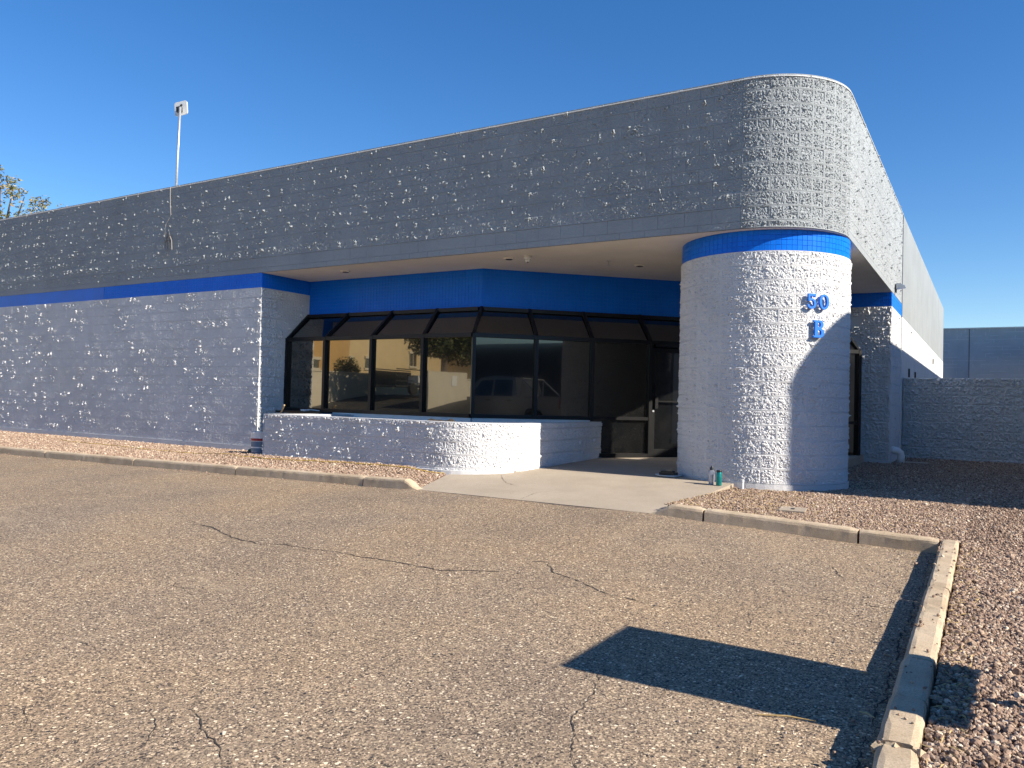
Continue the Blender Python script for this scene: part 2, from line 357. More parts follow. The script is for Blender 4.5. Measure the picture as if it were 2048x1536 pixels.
# cracks: narrow ribbons just above the surface, coloured dark for the shade inside
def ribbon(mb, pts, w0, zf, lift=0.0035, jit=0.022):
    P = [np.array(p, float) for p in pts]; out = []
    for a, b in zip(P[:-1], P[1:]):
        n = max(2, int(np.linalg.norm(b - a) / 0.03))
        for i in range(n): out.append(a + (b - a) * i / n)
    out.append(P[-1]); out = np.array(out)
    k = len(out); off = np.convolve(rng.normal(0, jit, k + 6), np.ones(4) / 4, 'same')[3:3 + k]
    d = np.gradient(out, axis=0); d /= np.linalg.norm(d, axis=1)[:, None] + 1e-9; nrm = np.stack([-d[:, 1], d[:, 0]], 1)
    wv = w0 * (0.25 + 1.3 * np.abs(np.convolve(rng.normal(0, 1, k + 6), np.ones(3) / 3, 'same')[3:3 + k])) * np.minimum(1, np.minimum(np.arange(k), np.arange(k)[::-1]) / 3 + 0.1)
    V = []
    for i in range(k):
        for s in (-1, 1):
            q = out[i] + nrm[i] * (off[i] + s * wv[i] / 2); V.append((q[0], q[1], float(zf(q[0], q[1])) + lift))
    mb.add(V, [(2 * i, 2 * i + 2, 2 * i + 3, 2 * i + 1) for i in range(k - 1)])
zs = lambda x, y: za(x, y) + 0.006 * np.sin(3.1 * x + 1.7 * y) * np.sin(2.3 * y - x)
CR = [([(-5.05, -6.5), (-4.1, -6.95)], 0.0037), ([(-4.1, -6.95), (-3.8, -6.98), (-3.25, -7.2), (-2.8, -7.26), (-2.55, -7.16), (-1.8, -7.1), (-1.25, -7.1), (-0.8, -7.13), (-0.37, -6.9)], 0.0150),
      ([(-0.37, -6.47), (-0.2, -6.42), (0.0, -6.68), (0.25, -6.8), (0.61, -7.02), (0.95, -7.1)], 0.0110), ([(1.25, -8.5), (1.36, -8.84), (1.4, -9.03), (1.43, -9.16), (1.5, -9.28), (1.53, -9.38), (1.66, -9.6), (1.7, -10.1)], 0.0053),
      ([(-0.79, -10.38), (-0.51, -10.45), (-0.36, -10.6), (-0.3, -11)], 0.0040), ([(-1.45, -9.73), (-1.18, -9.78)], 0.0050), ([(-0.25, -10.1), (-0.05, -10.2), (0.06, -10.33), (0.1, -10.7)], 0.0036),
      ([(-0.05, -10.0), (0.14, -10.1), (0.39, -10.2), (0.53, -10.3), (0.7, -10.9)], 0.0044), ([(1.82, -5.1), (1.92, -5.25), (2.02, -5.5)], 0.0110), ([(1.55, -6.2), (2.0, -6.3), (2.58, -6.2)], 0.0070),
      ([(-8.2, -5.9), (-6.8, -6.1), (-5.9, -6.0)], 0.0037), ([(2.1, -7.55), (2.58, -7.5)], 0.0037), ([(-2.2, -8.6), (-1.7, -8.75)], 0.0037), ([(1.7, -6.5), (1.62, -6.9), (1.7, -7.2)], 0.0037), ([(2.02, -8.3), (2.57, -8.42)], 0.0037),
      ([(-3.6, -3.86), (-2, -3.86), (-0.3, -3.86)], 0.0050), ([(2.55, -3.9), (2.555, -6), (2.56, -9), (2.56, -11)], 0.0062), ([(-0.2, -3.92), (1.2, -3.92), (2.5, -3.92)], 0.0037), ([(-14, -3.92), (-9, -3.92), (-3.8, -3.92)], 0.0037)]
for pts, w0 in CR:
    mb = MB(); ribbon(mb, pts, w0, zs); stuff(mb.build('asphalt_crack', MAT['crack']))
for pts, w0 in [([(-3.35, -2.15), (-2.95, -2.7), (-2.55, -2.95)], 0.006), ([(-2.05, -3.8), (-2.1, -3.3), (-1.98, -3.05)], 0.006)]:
    mb = MB(); ribbon(mb, pts, w0, lambda x, y: slab_z(x, y)); stuff(mb.build('slab_crack', MAT['crack']))  # slab cracks: same ribbons, their shade painted as dark colour

# ------------------------------------------------------------------ kerbs
def kerb_segment(name, parent, path, top0=None, taper0=0, taper1=0, wid=0.165, side=1):
    """path: points along the road-side edge; side=+1 puts the body to the left of the direction of travel"""
    prof = [(0.0, -0.25), (0.0, 0.0), (0.010, 0.095), (0.018, 0.118), (0.034, 0.131), (0.055, 0.135), (wid - 0.03, 0.135), (wid - 0.008, 0.127), (wid, 0.105), (wid + 0.01, -0.25)]
    P = [np.array(p, float) for p in path]; out = []
    for a, b in zip(P[:-1], P[1:]):
        n = max(1, int(np.linalg.norm(b - a) / 0.07))
        for i in range(n): out.append(a + (b - a) * i / n)
    out.append(P[-1]); out = np.array(out); L = np.r_[0, np.cumsum(np.linalg.norm(np.diff(out, axis=0), axis=1))]
    V = []; m = len(prof)
    for i, q in enumerate(out):
        d = out[min(i + 1, len(out) - 1)] - out[max(i - 1, 0)]; d /= np.linalg.norm(d); nrm = np.array([-d[1], d[0]]) * side
        zb = float(za(q[0], min(q[1], -3.86))); hs = 1.0
        if taper0: hs = min(hs, 0.06 + 0.94 * float(ss(L[i] / taper0)))
        if taper1: hs = min(hs, 0.06 + 0.94 * float(ss((L[-1] - L[i]) / taper1)))
        e = 1.0
        if i in (0, len(out) - 1): e = 0.94
        for k, (u, h) in enumerate(prof):
            j = rng.normal(0, 0.0018) if h > 0.0 else 0
            uu = (u - wid / 2) * (e if h > 0.1 else 1) + wid / 2
            p2 = q + nrm * (uu + j); V.append((p2[0], p2[1], zb + (h * hs * (e if h > 0.1 else 1) if h > 0 else h) + (j if h > 0 else 0)))
    Fc = []
    for i in range(len(out) - 1):
        for k in range(m - 1):
            f = (i * m + k, (i + 1) * m + k, (i + 1) * m + k + 1, i * m + k + 1); Fc.append(f if side > 0 else f[::-1])
    Fc.append(tuple(range(m)) if side > 0 else tuple(range(m))[::-1]); z = (len(out) - 1) * m; Fc.append(tuple(range(z, z + m))[::-1] if side > 0 else tuple(range(z, z + m)))
    o = mk(name, V, Fc, MAT['kerb'], parent, smooth=False)
    return o
kl = struct(empty('kerb'))
J = [-24.0, -21.2, -18.5, -15.7, -12.93, -10.03, -7.31, -4.6]
for a, b in zip(J[:-1], J[1:]): kerb_segment('kerb_segment', kl, [(a + 0.012, -3.85), (b - 0.012, -3.85)])
kerb_segment('kerb_segment', kl, [(-4.59, -3.86), (-3.62, -3.88)], taper1=0.24)
kr = struct(empty('kerb'))
kerb_segment('kerb_segment', kr, [(-0.30, -3.85), (0.32, -3.85)], taper0=0.30)
kerb_segment('kerb_segment', kr, [(0.345, -3.85), (1.89, -3.85)]); kerb_segment('kerb_segment', kr, [(1.912, -3.85), (2.60, -3.85)])
k2 = struct(empty('kerb'))
for a, b in [(-3.69, -5.9), (-5.905, -7.72), (-7.725, -8.33), (-8.335, -8.88)]:
    kerb_segment('kerb_segment', k2, [(2.605, a), (2.61, b)], side=1)
kerb_segment('kerb_segment', k2, [(2.615, -8.93), (2.66, -10.0), (2.72, -11.4)], side=1)
MAT['rubble'] = MAT['kerb']
ru = MB()
for i in range(26):
    c = Vector((2.62 + 0.16 * random.random(), -8.905 + random.uniform(-0.03, 0.03), float(za(2.65, -8.9)) + 0.10 + random.uniform(-0.03, 0.012)))
    s_ = random.uniform(0.008, 0.02); ru.box((-s_, -s_, -s_), (s_, s_, s_), 0, Matrix.Translation(c) @ Matrix.Rotation(random.random() * 3, 4, 'X') @ Matrix.Rotation(random.random() * 3, 4, 'Z'))
stuff(ru.build('broken_mortar', MAT['kerb'], k2))

# ------------------------------------------------------------------ split-face block units
def relief(U, Vv, sp, hs, sl_, seed):
    r = np.random.default_rng(seed); wd, hg = U.max(), Vv.max(); D = np.zeros_like(U)
    for s_, a_ in ((sp, 1.0), (sp * 0.5, 0.55)):
        K = max(4, int(wd * hg / s_ ** 2)); px = r.uniform(0, wd, K); py = r.uniform(0, hg, K)
        hk = r.normal(0, hs * a_, K); ax = r.normal(0, sl_ * a_, K); ay = r.normal(0, sl_ * a_, K)
        d2 = (U[..., None] - px) ** 2 + (Vv[..., None] - py) ** 2
        k = d2.argmin(-1); D += hk[k] + ax[k] * (U - px[k]) + ay[k] * (Vv - py[k])
    return D
def grid_quads(nu, nv):
    i, j = np.meshgrid(np.arange(nu), np.arange(nv)); a = (j * (nu + 1) + i).ravel()
    return np.stack([a, a + 1, a + nu + 2, a + nu + 1], 1)
def unit(wd, hg, nu, nv, seed, score=True, sp=0.025, hs=0.0034, sl_=0.34, amp=1.0, proud=0.0009, gap=0.0013, patchy=False, mean=-0.0012, grain=0.0012, jb=0.0066, tp=0.016):
    h0 = gap                     # hairline gap, then a flush band of tooled mortar
    us = np.r_[h0, h0, jb, np.linspace(jb + 0.006, wd - jb - 0.006, nu - 5), wd - jb, wd - h0, wd - h0]
    vs = np.r_[h0, h0, jb, np.linspace(jb + 0.006, hg - jb - 0.006, nv - 5), hg - jb, hg - h0, hg - h0]
    if score: us[np.abs(us - wd / 2).argmin()] = wd / 2
    U, Vv = np.meshgrid(us, vs); D = relief(U, Vv, sp, hs * amp, sl_ * amp, seed)
    r = np.random.default_rng(seed + 999)
    D += r.normal(0, 0.010 * amp) * (U / wd - 0.5) + r.normal(0, 0.008 * amp) * (Vv / hg - 0.5) + r.normal(mean * amp, proud) + r.normal(0, grain * amp, U.shape)
    if patchy:                                   # worn faces with a few lumps standing proud
        mk_ = np.zeros_like(U)
        for _ in range(r.poisson(4.6)):
            cx, cy, rx_, ry_, sk_ = r.uniform(0, wd), r.uniform(0, hg), r.uniform(0.010, 0.042), r.uniform(0.016, 0.060), r.normal(0, 0.5); mk_ += r.exponential(0.8) * np.exp(-((U - cx + sk_ * (Vv - cy)) / rx_) ** 2 - ((Vv - cy) / ry_) ** 2)
        D = D * (0.42 + 0.9 * np.minimum(mk_, 1.2)) + 0.0052 * mk_ - 0.0014
    ed = np.minimum.reduce([U, wd - U, Vv, hg - Vv]); D = D * np.clip((ed - jb) / tp, 0, 1)
    if score: D = np.where(np.abs(U - wd / 2) < max(0.0075, jb - 0.002), 0.0, D)
    D[0, :] = D[-1, :] = -0.02; D[:, 0] = D[:, -1] = -0.02
    return U, Vv, D
BW, BH = 0.4064, 0.2032
Q1 = grid_quads(30, 16)
FLAT = [unit(BW, BH, 30, 16, 100 + i, sp=0.030, sl_=0.46, patchy=True, gap=0.0021) for i in range(34)]
FLATN = [unit(BW, BH, 50, 26, 500 + i, sp=0.024, hs=0.0027, sl_=0.32, grain=0.0005, jb=0.0120, gap=0.0018, tp=0.007) for i in range(24)]; QN = grid_quads(50, 26)
FLATP = [unit(BW, BH, 50, 26, 560 + i, sp=0.022, hs=0.0036, sl_=0.50, patchy=True, gap=0.0020) for i in range(24)]
SMOOTHU = [unit(BW, BH, 30, 16, 300 + i, amp=0.22, proud=0.0003, gap=0.0020) for i in range(8)]
HALFRGH = [unit(BW, BH / 2, 50, 14, 760 + i, sp=0.024, hs=0.0027, sl_=0.32, grain=0.0005, jb=0.0120, gap=0.0018, tp=0.007) for i in range(6)]; QHR = grid_quads(50, 14)
HALFROW = [unit(BW, BH / 2, 30, 10, 700 + i, amp=0.22, proud=0.0003, gap=0.0020) for i in range(6)]; QH = grid_quads(30, 10)
RGH = [unit(BW, BH, 30, 16, 900 + i, score=False, sp=0.045, hs=0.006, sl_=0.36, gap=0.003, mean=0.006) for i in range(14)]
def flat_mesh(u):            # along +x, outward -y, up +z
    return np.stack([u[0].ravel(), -u[2].ravel(), u[1].ravel()], 1)
def arc_mesh(u, R, ang):     # bent about the z axis, starting at angle 0, running +angle
    t = u[0] / u[0].max() * ang * 1.0; r = R + u[2]
    # two flat faces per unit as on real corner blocks
    return np.stack([(r * np.cos(t)).ravel(), (r * np.sin(t)).ravel(), u[1].ravel()], 1)
def mesh_of(name, V, Q, mat):
    o = mk_quads(name, V, Q, mat); me = o.data; bpy.data.objects.remove(o); return me

class Bulk:                  # merges many block units into one mesh
    def __init__(s): s.V = []; s.Q = []; s.m = []; s.n = 0
    def add(s, V, Q, m=0):
        s.V.append(V); s.Q.append(Q + s.n); s.n += len(V); s.m.append(np.full(len(Q), m, np.int32))
    def build(s, name, mats, parent):
        return mk_quads(name, np.concatenate(s.V), np.concatenate(s.Q), mats, parent, np.concatenate(s.m))
def rotz(V, a):
    c, s_ = math.cos(a), math.sin(a); return np.stack([V[:, 0] * c - V[:, 1] * s_, V[:, 0] * s_ + V[:, 1] * c, V[:, 2]], 1)

# ------------------------------------------------------------------ the building
FY, WX = -1.354, 1.242          # core planes of the front and the side wall
HT, HB, ZB = 5.658, 3.553, 3.251
RC = 1.243                       # column core
AC = (WX - 1.243, FY + 1.243)    # centre of the parapet's rounded corner
XL, YE = -24.2, 27.85
B = tag(empty('commercial_building', (0, 0, 0)), 'single storey grey and white split-face block building with rounded corner and blue band', 'building')
def footprint(ins, n=16):
    ins = ins + 0.014
    p = [(XL + ins, FY + ins)]
    for k in range(n + 1):
        t = -math.pi / 2 + (math.pi / 2) * k / n; p.append((AC[0] + (1.243 - ins) * math.cos(t), AC[1] + (1.243 - ins) * math.sin(t)))
    p += [(WX - ins, YE - ins), (XL + ins, YE - ins)]
    return p
mb = MB(); mb.prism(footprint(0.0), HB, 5.0); par = mb.build('parapet', MAT['grey'], B)
o_, i_ = footprint(0.0), footprint(0.22); n = len(o_)
mb = MB(); mb.add([(x, y, 5.0) for x, y in o_] + [(x, y, HT - 0.006) for x, y in o_] + [(x, y, HT - 0.006) for x, y in i_] + [(x, y, 5.001) for x, y in i_],
       [f for k in range(n) for f in ((k, (k + 1) % n, n + (k + 1) % n, n + k), (n + k, n + (k + 1) % n, 2 * n + (k + 1) % n, 2 * n + k), (2 * n + k, 2 * n + (k + 1) % n, 3 * n + (k + 1) % n, 3 * n + k))])
mb.build('parapet_coping', MAT['grey'], B)
mb = MB(); bead = [(XL, FY - 0.004, HT - 0.004)] + [(AC[0] + 1.249 * math.cos(t), AC[1] + 1.249 * math.sin(t), HT - 0.004) for t in np.linspace(-math.pi / 2, 0, 20)] + [(WX + 0.004, 8.1, HT - 0.004)]
mb.tube(bead, 0.009, 8); mb.build('cap_bead', MAT['white_paint'], B)
bulk = Bulk()
HALF_Z = HB + BH / 2
def course_kind(k):              # courses counted up from the parapet's bottom: 0 is the half course
    return 'half' if k == 0 else ('smooth' if k == 1 else 'rough')
def course_off(k):               # some courses stand a few millimetres proud
    return {0: 0.0, 1: 0.0, 2: 0.007, 3: 0.0, 4: 0.002, 5: 0.0, 6: 0.001, 7: 0.0, 8: 0.002, 9: 0.0, 10: 0.002}[k]
mats2 = [MAT['grey'], MAT['white']]
near_meshes = {}
def near_mesh(kind, i):
    key = (kind, i)
    if key not in near_meshes:
        if kind == 'rough': near_meshes[key] = mesh_of('block', flat_mesh(FLATP[i]), QN, MAT['grey'])
        elif kind == 'smooth': near_meshes[key] = mesh_of('block', flat_mesh(SMOOTHU[i]), Q1, MAT['grey'])
        elif kind == 'half': near_meshes[key] = mesh_of('block', flat_mesh(HALFROW[i]), QH, MAT['grey'])
        elif kind == 'arc': near_meshes[key] = mesh_of('block', arc_mesh(FLATN[i], 1.243, math.pi / 10), QN, MAT['grey'])
        elif kind == 'archalf': near_meshes[key] = mesh_of('block', arc_mesh(HALFRGH[i], 1.243, math.pi / 10), QHR, MAT['grey'])
        elif kind == 'col': near_meshes[key] = mesh_of('block', arc_mesh(FLATN[i], RC, 2 * math.pi / 19), QN, MAT['white'])
        elif kind == 'fence': near_meshes[key] = mesh_of('block', flat_mesh(FENCEU[i]), QN, MAT['fence'])
        elif kind == 'plant': near_meshes[key] = mesh_of('block', flat_mesh(FLATP[i]), QN, MAT['white'])
        elif kind == 'plantcap': near_meshes[key] = mesh_of('block', flat_mesh(HALFRGH[i]), QHR, MAT['white'])
        elif kind == 'plarc': near_meshes[key] = mesh_of('block', arc_mesh(FLATN[i], 1.196, math.pi / 10), QN, MAT['white'])
        elif kind == 'plarccap': near_meshes[key] = mesh_of('block', arc_mesh(HALFRGH[i], 1.196, math.pi / 10), QHR, MAT['white'])
    return near_meshes[key]
def block(parent, me, loc, rz=0.0, sx=1.0):
    o = bpy.data.objects.new('block', me); o.location = loc; o.rotation_euler = (0, 0, rz); o.scale = (sx, 1, 1)
    return link(o, parent)
ri = lambda n: int(rng.integers(n))
# parapet on the front: near blocks singly, the rest in bulk
for k in range(11):
    z = HB if k == 0 else HALF_Z + (k - 1) * BH
    kind = course_kind(k); off = course_off(k)
    x = AC[0] - (0.0 if k % 2 else BW / 2); c = 0
    if k % 2 == 0:               # half block at the control joint
        me = near_mesh(kind, ri({'half': 6, 'smooth': 8, 'rough': 22}[kind])); block(par, me, (x, FY - off, z), 0, 0.5)
    while x > XL:
        x -= BW; wdt = BW
        if x < XL: break
        if c < 9:
            block(par, near_mesh(kind, ri({'half': 6, 'smooth': 8, 'rough': 22}[kind])), (x, FY - off, z))
        else:
            u, q = {'half': (HALFROW[ri(6)], QH), 'smooth': (SMOOTHU[ri(8)], Q1), 'rough': (FLAT[ri(34)], Q1)}[kind]
            if kind == 'smooth' and x < -11: u = FLAT[ri(34)]
            V = flat_mesh(u); V[:, 0] += x; V[:, 1] += FY - off; V[:, 2] += z; bulk.add(V, q)
        c += 1
    # rounded corner, five blocks of 18 degrees
    for a in range(5):
        me = near_mesh('archalf', ri(6)) if k == 0 else near_mesh('arc', ri(22))
        block(par, me, (AC[0], AC[1], z), -math.pi / 2 + a * math.pi / 10)
    # side wall parapet
    y = AC[1] + (0 if k % 2 else -0.0)
    while y < 8.13 - 0.2:
        u, q = (HALFROW[ri(6)], QH) if k == 0 else (FLAT[ri(34)], Q1)
        V = rotz(flat_mesh(u), math.pi / 2); V[:, 0] += WX; V[:, 1] += y; V[:, 2] += z; bulk.add(V, q); y += BW
# lower front wall
mb = MB(); mb.box((XL, FY + 0.014, -0.4), (-9.739, 3, ZB)); mb.build('wall', MAT['white'], B)
mb = MB(); mb.box((XL, FY - 0.018, -0.4), (-9.70, FY + 0.1, 0.0)); mb.build('footing', MAT['white'], B)
for k in range(16):
    x = -9.72 - (0 if k % 2 else BW / 2)
    if k % 2 == 0:
        V = flat_mesh(FLAT[ri(34)]); V[:, 0] = V[:, 0] * 0.5 + x; V[:, 1] += FY; V[:, 2] += k * BH; bulk.add(V, Q1, 1)
    while x > XL:
        x -= BW
        if x < XL: break
        if abs(x + BW / 2 + 15.3) < 0.0: continue
        V = flat_mesh(FLAT[ri(34)] if rng.random() > np.clip((x + 21) / 9, 0.3, 0.8) else SMOOTHU[ri(8)]); V[:, 0] += x; V[:, 1] += FY; V[:, 2] += k * BH; bulk.add(V, Q1, 1)
    for j in range(4):           # the wall's return into the entrance recess
        y = FY + 0.004 + j * BW - (BW / 2 if k % 2 else 0)
        V = flat_mesh(RGH[ri(14)] if j == 0 or (j == 1 and k % 2) else FLAT[ri(34)])
        if k % 2 and j == 0: V[:, 0] = V[:, 0] * 0.5 + BW / 2
        V = rotz(V, math.pi / 2); V[:, 0] += -9.725; V[:, 1] += y; V[:, 2] += k * BH; bulk.add(V, Q1, 1)
# right pier
PY0, PY1, PX0 = 5.86, 8.13, 0.30
mb = MB(); mb.box((PX0, PY0 + 0.016, -0.4), (WX - 0.014, PY1, ZB)); mb.build('pier', MAT['white'], B)
mb = MB(); mb.box((PX0 - 0.015, PY0 - 0.03, -0.4), (WX + 0.02, PY1 + 0.01, 0.0)); mb.build('footing', MAT['white'], B)
for k in range(16):
    x = WX - (BW if k % 2 else BW / 2)
    if k % 2 == 0:
        V = flat_mesh(RGH[ri(14)]); V[:, 0] = V[:, 0] * 0.5 + x; V[:, 1] += PY0; V[:, 2] += k * BH; bulk.add(V, Q1, 1); x -= BW
    while x > PX0 - 0.02:
        V = flat_mesh(RGH[ri(14)]); V[:, 0] += x; V[:, 1] += PY0; V[:, 2] += k * BH; bulk.add(V, Q1, 1); x -= BW
    y = PY0
    while y < PY1 - 0.3:
        V = rotz(flat_mesh(FLAT[ri(34)]), math.pi / 2); V[:, 0] += WX; V[:, 1] += y; V[:, 2] += k * BH; bulk.add(V, Q1, 1); y += BW
stuff(bulk.build('blockwork', mats2, B))
# smooth side wall further back
mb = MB(); mb.box((0.9, PY1 + 0.002, ZB), (WX + 0.008, YE, HT)); mb.build('side_wall_top', MAT['grey_smooth'], B)
mb = MB(); mb.box((0.9, PY1 + 0.002, -0.4), (WX + 0.010, YE, ZB)); mb.build('side_wall', MAT['white_smooth'], B)
# soffit
mb = MB(); mb.add([(-9.8, FY + 0.005, HB - 0.006), (AC[0], FY + 0.005, HB - 0.006)] + [(AC[0] + 1.236 * math.cos(t), AC[1] + 1.236 * math.sin(t), HB - 0.006) for t in np.linspace(-1.5, 0, 12)] + [(WX - 0.005, 6.2, HB - 0.006), (-9.8, 6.2, HB - 0.006)],
              [tuple(range(16))[::-1]]); sof = mb.build('soffit', MAT['soffit'], B)
for x, y in [(-7.93, -0.82), (-4.18, -0.73), (-2.37, 0.80)]:
    mb = MB(); mb.lathe([(0.085, -0.02), (0.095, -0.014), (0.095, 0.0)], 20, (x, y, HB - 0.007)); d_ = mb.build('recessed_light', MAT['soffit'], sof)
    mb = MB(); mb.lathe([(0.06, -0.004), (0.062, 0.001)], 16, (x, y, HB - 0.0285)); mb.build('lens', MAT['darkmetal'], d_)
mb = MB(); mb.lathe([(0.03, -0.01), (0.035, 0), ], 12, (-2.69, 0.17, HB - 0.008)); mb.lathe([(0.008, -0.07), (0.01, 0)], 8, (-2.69, 0.17, HB - 0.012)); mb.lathe([(0.03, -0.004), (0.03, 0)], 10, (-2.69, 0.17, HB - 0.085)); mb.build('sprinkler_head', MAT['metal'], sof)

# column
mb = MB(); mb.prism([((RC - 0.015) * math.cos(t), (RC - 0.015) * math.sin(t)) for t in np.linspace(0, 2 * math.pi, 77)[:-1]], -0.35, ZB); col = mb.build('column', MAT['white'], B)
mb = MB(); mb.prism([(1.262 * math.cos(t), 1.262 * math.sin(t)) for t in np.linspace(0, 2 * math.pi, 65)[:-1]], -0.35, -0.006); mb.build('column_footing', MAT['white'], col)
mb = MB(); mb.prism([(1.225 * math.cos(t), 1.225 * math.sin(t)) for t in np.linspace(0, 2 * math.pi, 99)[:-1]], ZB, HB - 0.007); band = mb.build('column_band', MAT['blue'], col)
bulk = Bulk(); AN = 2 * math.pi / 19
for k in range(16):
    for a in range(19):
        t = a * AN - (AN / 2 if k % 2 else 0); mid = t + AN / 2
        if math.cos(mid + math.radians(76.4)) > 0.10:
            block(col, near_mesh('col', ri(22)), (0, 0, k * BH), t)
        else:
            V = rotz(arc_mesh(FLAT[ri(34)], RC, AN), t); V[:, 2] += k * BH; bulk.add(V, Q1)
stuff(bulk.build('blockwork', [MAT['white']], col))
# tiles of the column band
NT = 104; TA = 2 * math.pi / NT; th = (HB - 0.010 - ZB) / 4
def tile_verts(r0, r1, a, g=0.0016):
    e = 0.004; tw = r1 * TA
    V = []
    for (r, ins) in ((r0, g), (r1 - 0.002, g), (r1, g + e)):
        for uu, vv in ((ins, ins), (tw - ins, ins), (tw - ins, th - ins), (ins, th - ins)):
            t = uu / tw * TA; V.append((r * math.cos(t), r * math.sin(t), vv))
    return V
TF = [(0, 1, 5, 4), (1, 2, 6, 5), (2, 3, 7, 6), (3, 0, 4, 7), (4, 5, 9, 8), (5, 6, 10, 9), (6, 7, 11, 10), (7, 4, 8, 11), (8, 9, 10, 11)]
o = mk('tile', tile_verts(1.224, 1.232, 0), TF, MAT['tile']); tme = o.data; bpy.data.objects.remove(o)
rest = MB()
for k in range(4):
    for a in range(NT):
        t = a * TA
        if math.cos(t + TA / 2 + math.radians(76.4)) > 0.02:
            o = bpy.data.objects.new('tile', tme); o.location = (0, 0, ZB + 0.002 + k * th); o.rotation_euler = (rng.normal(0, 0.0006), rng.normal(0, 0.0006), t + rng.normal(0, 0.0004)); link(o, band)
        else:
            V = rotz(np.array(tile_verts(1.224, 1.232, 0)), t); V[:, 2] += ZB + 0.002 + k * th; rest.add(V, TF)
stuff(rest.build('tiling', MAT['tile'], band))

def tiled_face(mb, p0, dirx, length, z0, z1, pitch, out, jit=0.0):
    """small glazed tiles on a vertical face; dirx along the face, out its outward normal"""
    p0 = np.array(p0, float); dx = np.array(dirx, float); ot = np.array(out, float)
    nx = max(1, round(length / pitch)); nz = max(1, round((z1 - z0) / pitch)); px, pz = length / nx, (z1 - z0) / nz; g, e, d = 0.0016, 0.004, 0.006
    for i in range(nx):
        for k in range(nz):
            V = []
            tl = rng.normal(0, jit, 2)
            for (dd, ins) in ((0.0, g), (d - 0.002, g), (d, g + e)):
                for uu, vv in ((ins, ins), (px - ins, ins), (px - ins, pz - ins), (ins, pz - ins)):
                    q = p0 + dx * (i * px + uu) + ot * (dd + (tl[0] * (uu / px - 0.5) + tl[1] * (vv / pz - 0.5)) * (dd > 0)); V.append((q[0], q[1], z0 + k * pz + vv))
            mb.add(V, TF)
# entrance wall behind the bay, kinked at 45 degrees
KX, KY = -5.2, -0.02; D = math.sqrt(0.5); DL = 7.78
mb = MB(); mb.prism([(-9.72, KY), (KX, KY), (KX + D * DL, KY + D * DL), (KX + D * DL - 0.15, KY + D * DL + 0.15), (KX - 0.06, KY + 0.2), (-9.72, KY + 0.2)], 2.80, HB - 0.0075); ew = mb.build('entrance_wall', MAT['blue'], B)
mb = MB(); tiled_face(mb, (-9.72, KY, 0), (1, 0, 0), 4.52, 2.80, HB - 0.008, 0.0762, (0, -1, 0), 0.0012)
tiled_face(mb, (KX, KY, 0), (D, D, 0), DL, 2.80, HB - 0.008, 0.0762, (D, -D, 0), 0.0012)
stuff(mb.build('tiling', MAT['tile'], ew))
# flat blue bands
mb = MB()
mb.box((XL, FY + 0.012, ZB + 0.001), (-15.27, FY + 0.4, HB - 0.001)); mb.box((-15.255, FY + 0.012, ZB + 0.001), (-9.727, FY + 0.4, HB - 0.001)); mb.box((-10.3, FY + 0.4, ZB + 0.001), (-9.727, 0.3, HB - 0.001))
fb = mb.build('blue_band', MAT['blue'], B)
mb = MB(); tiled_face(mb, (-9.727, FY + 0.012, 0), (0, 1, 0), 1.33, ZB + 0.001, HB - 0.008, 0.0762, (1, 0, 0), 0.001); tiled_face(mb, (-15.25, FY + 0.012, 0), (1, 0, 0), 5.52, ZB + 0.001, HB - 0.002, 0.0762, (0, -1, 0), 0.0006)
stuff(mb.build('tiling', MAT['tile'], fb))
mb = MB(); mb.box((PX0, PY0 + 0.008, ZB + 0.001), (WX - 0.006, PY1, HB - 0.007)); pb = mb.build('blue_band', MAT['blue'], B)
mb = MB(); tiled_face(mb, (PX0, PY0 + 0.008, 0), (1, 0, 0), WX - 0.006 - PX0, ZB + 0.001, HB - 0.008, 0.0762, (0, -1, 0), 0.001); tiled_face(mb, (WX - 0.006, PY0 + 0.008, 0), (0, 1, 0), PY1 - PY0 - 0.02, ZB + 0.001, HB - 0.008, 0.0762, (1, 0, 0), 0.001)
stuff(mb.build('tiling', MAT['tile'], pb))

# ------------------------------------------------------------------ storefront: a bay of dark glass leaning back to the wall
ZE, ZT, ZS, OUT = 2.235, 2.815, 0.735, 0.60
CO = (KX + 0.25, KY - OUT)          # outer kink
inner = [(-9.70, KY), (-8.52, KY), (-7.32, KY), (-6.20, KY), (KX, KY)]
outer = [(-9.70, KY - OUT), (-8.60, KY - OUT), (-7.35, KY - OUT), (-6.08, KY - OUT), CO]
ts = [1.17, 2.26, 3.43, 4.42, 5.62, 6.82, 8.02]
for t in ts:
    outer.append((CO[0] + D * t, CO[1] + D * t)); ti = t * 1.0 + 0.25
    inner.append((CO[0] + D * t - D * OUT, CO[1] + D * t + D * OUT))
frame = empty('storefront_frame', (0, 0, 0), 0, B); NP = len(outer); DOOR = 7      # panel index of the door
def nrm2(i):
    a, b = outer[i], outer[i + 1]; d = Vector((b[0] - a[0], b[1] - a[1], 0)).normalized(); return Vector((d.y, -d.x, 0)), d
sill = lambda i: ZS if i < 6 else 0.05
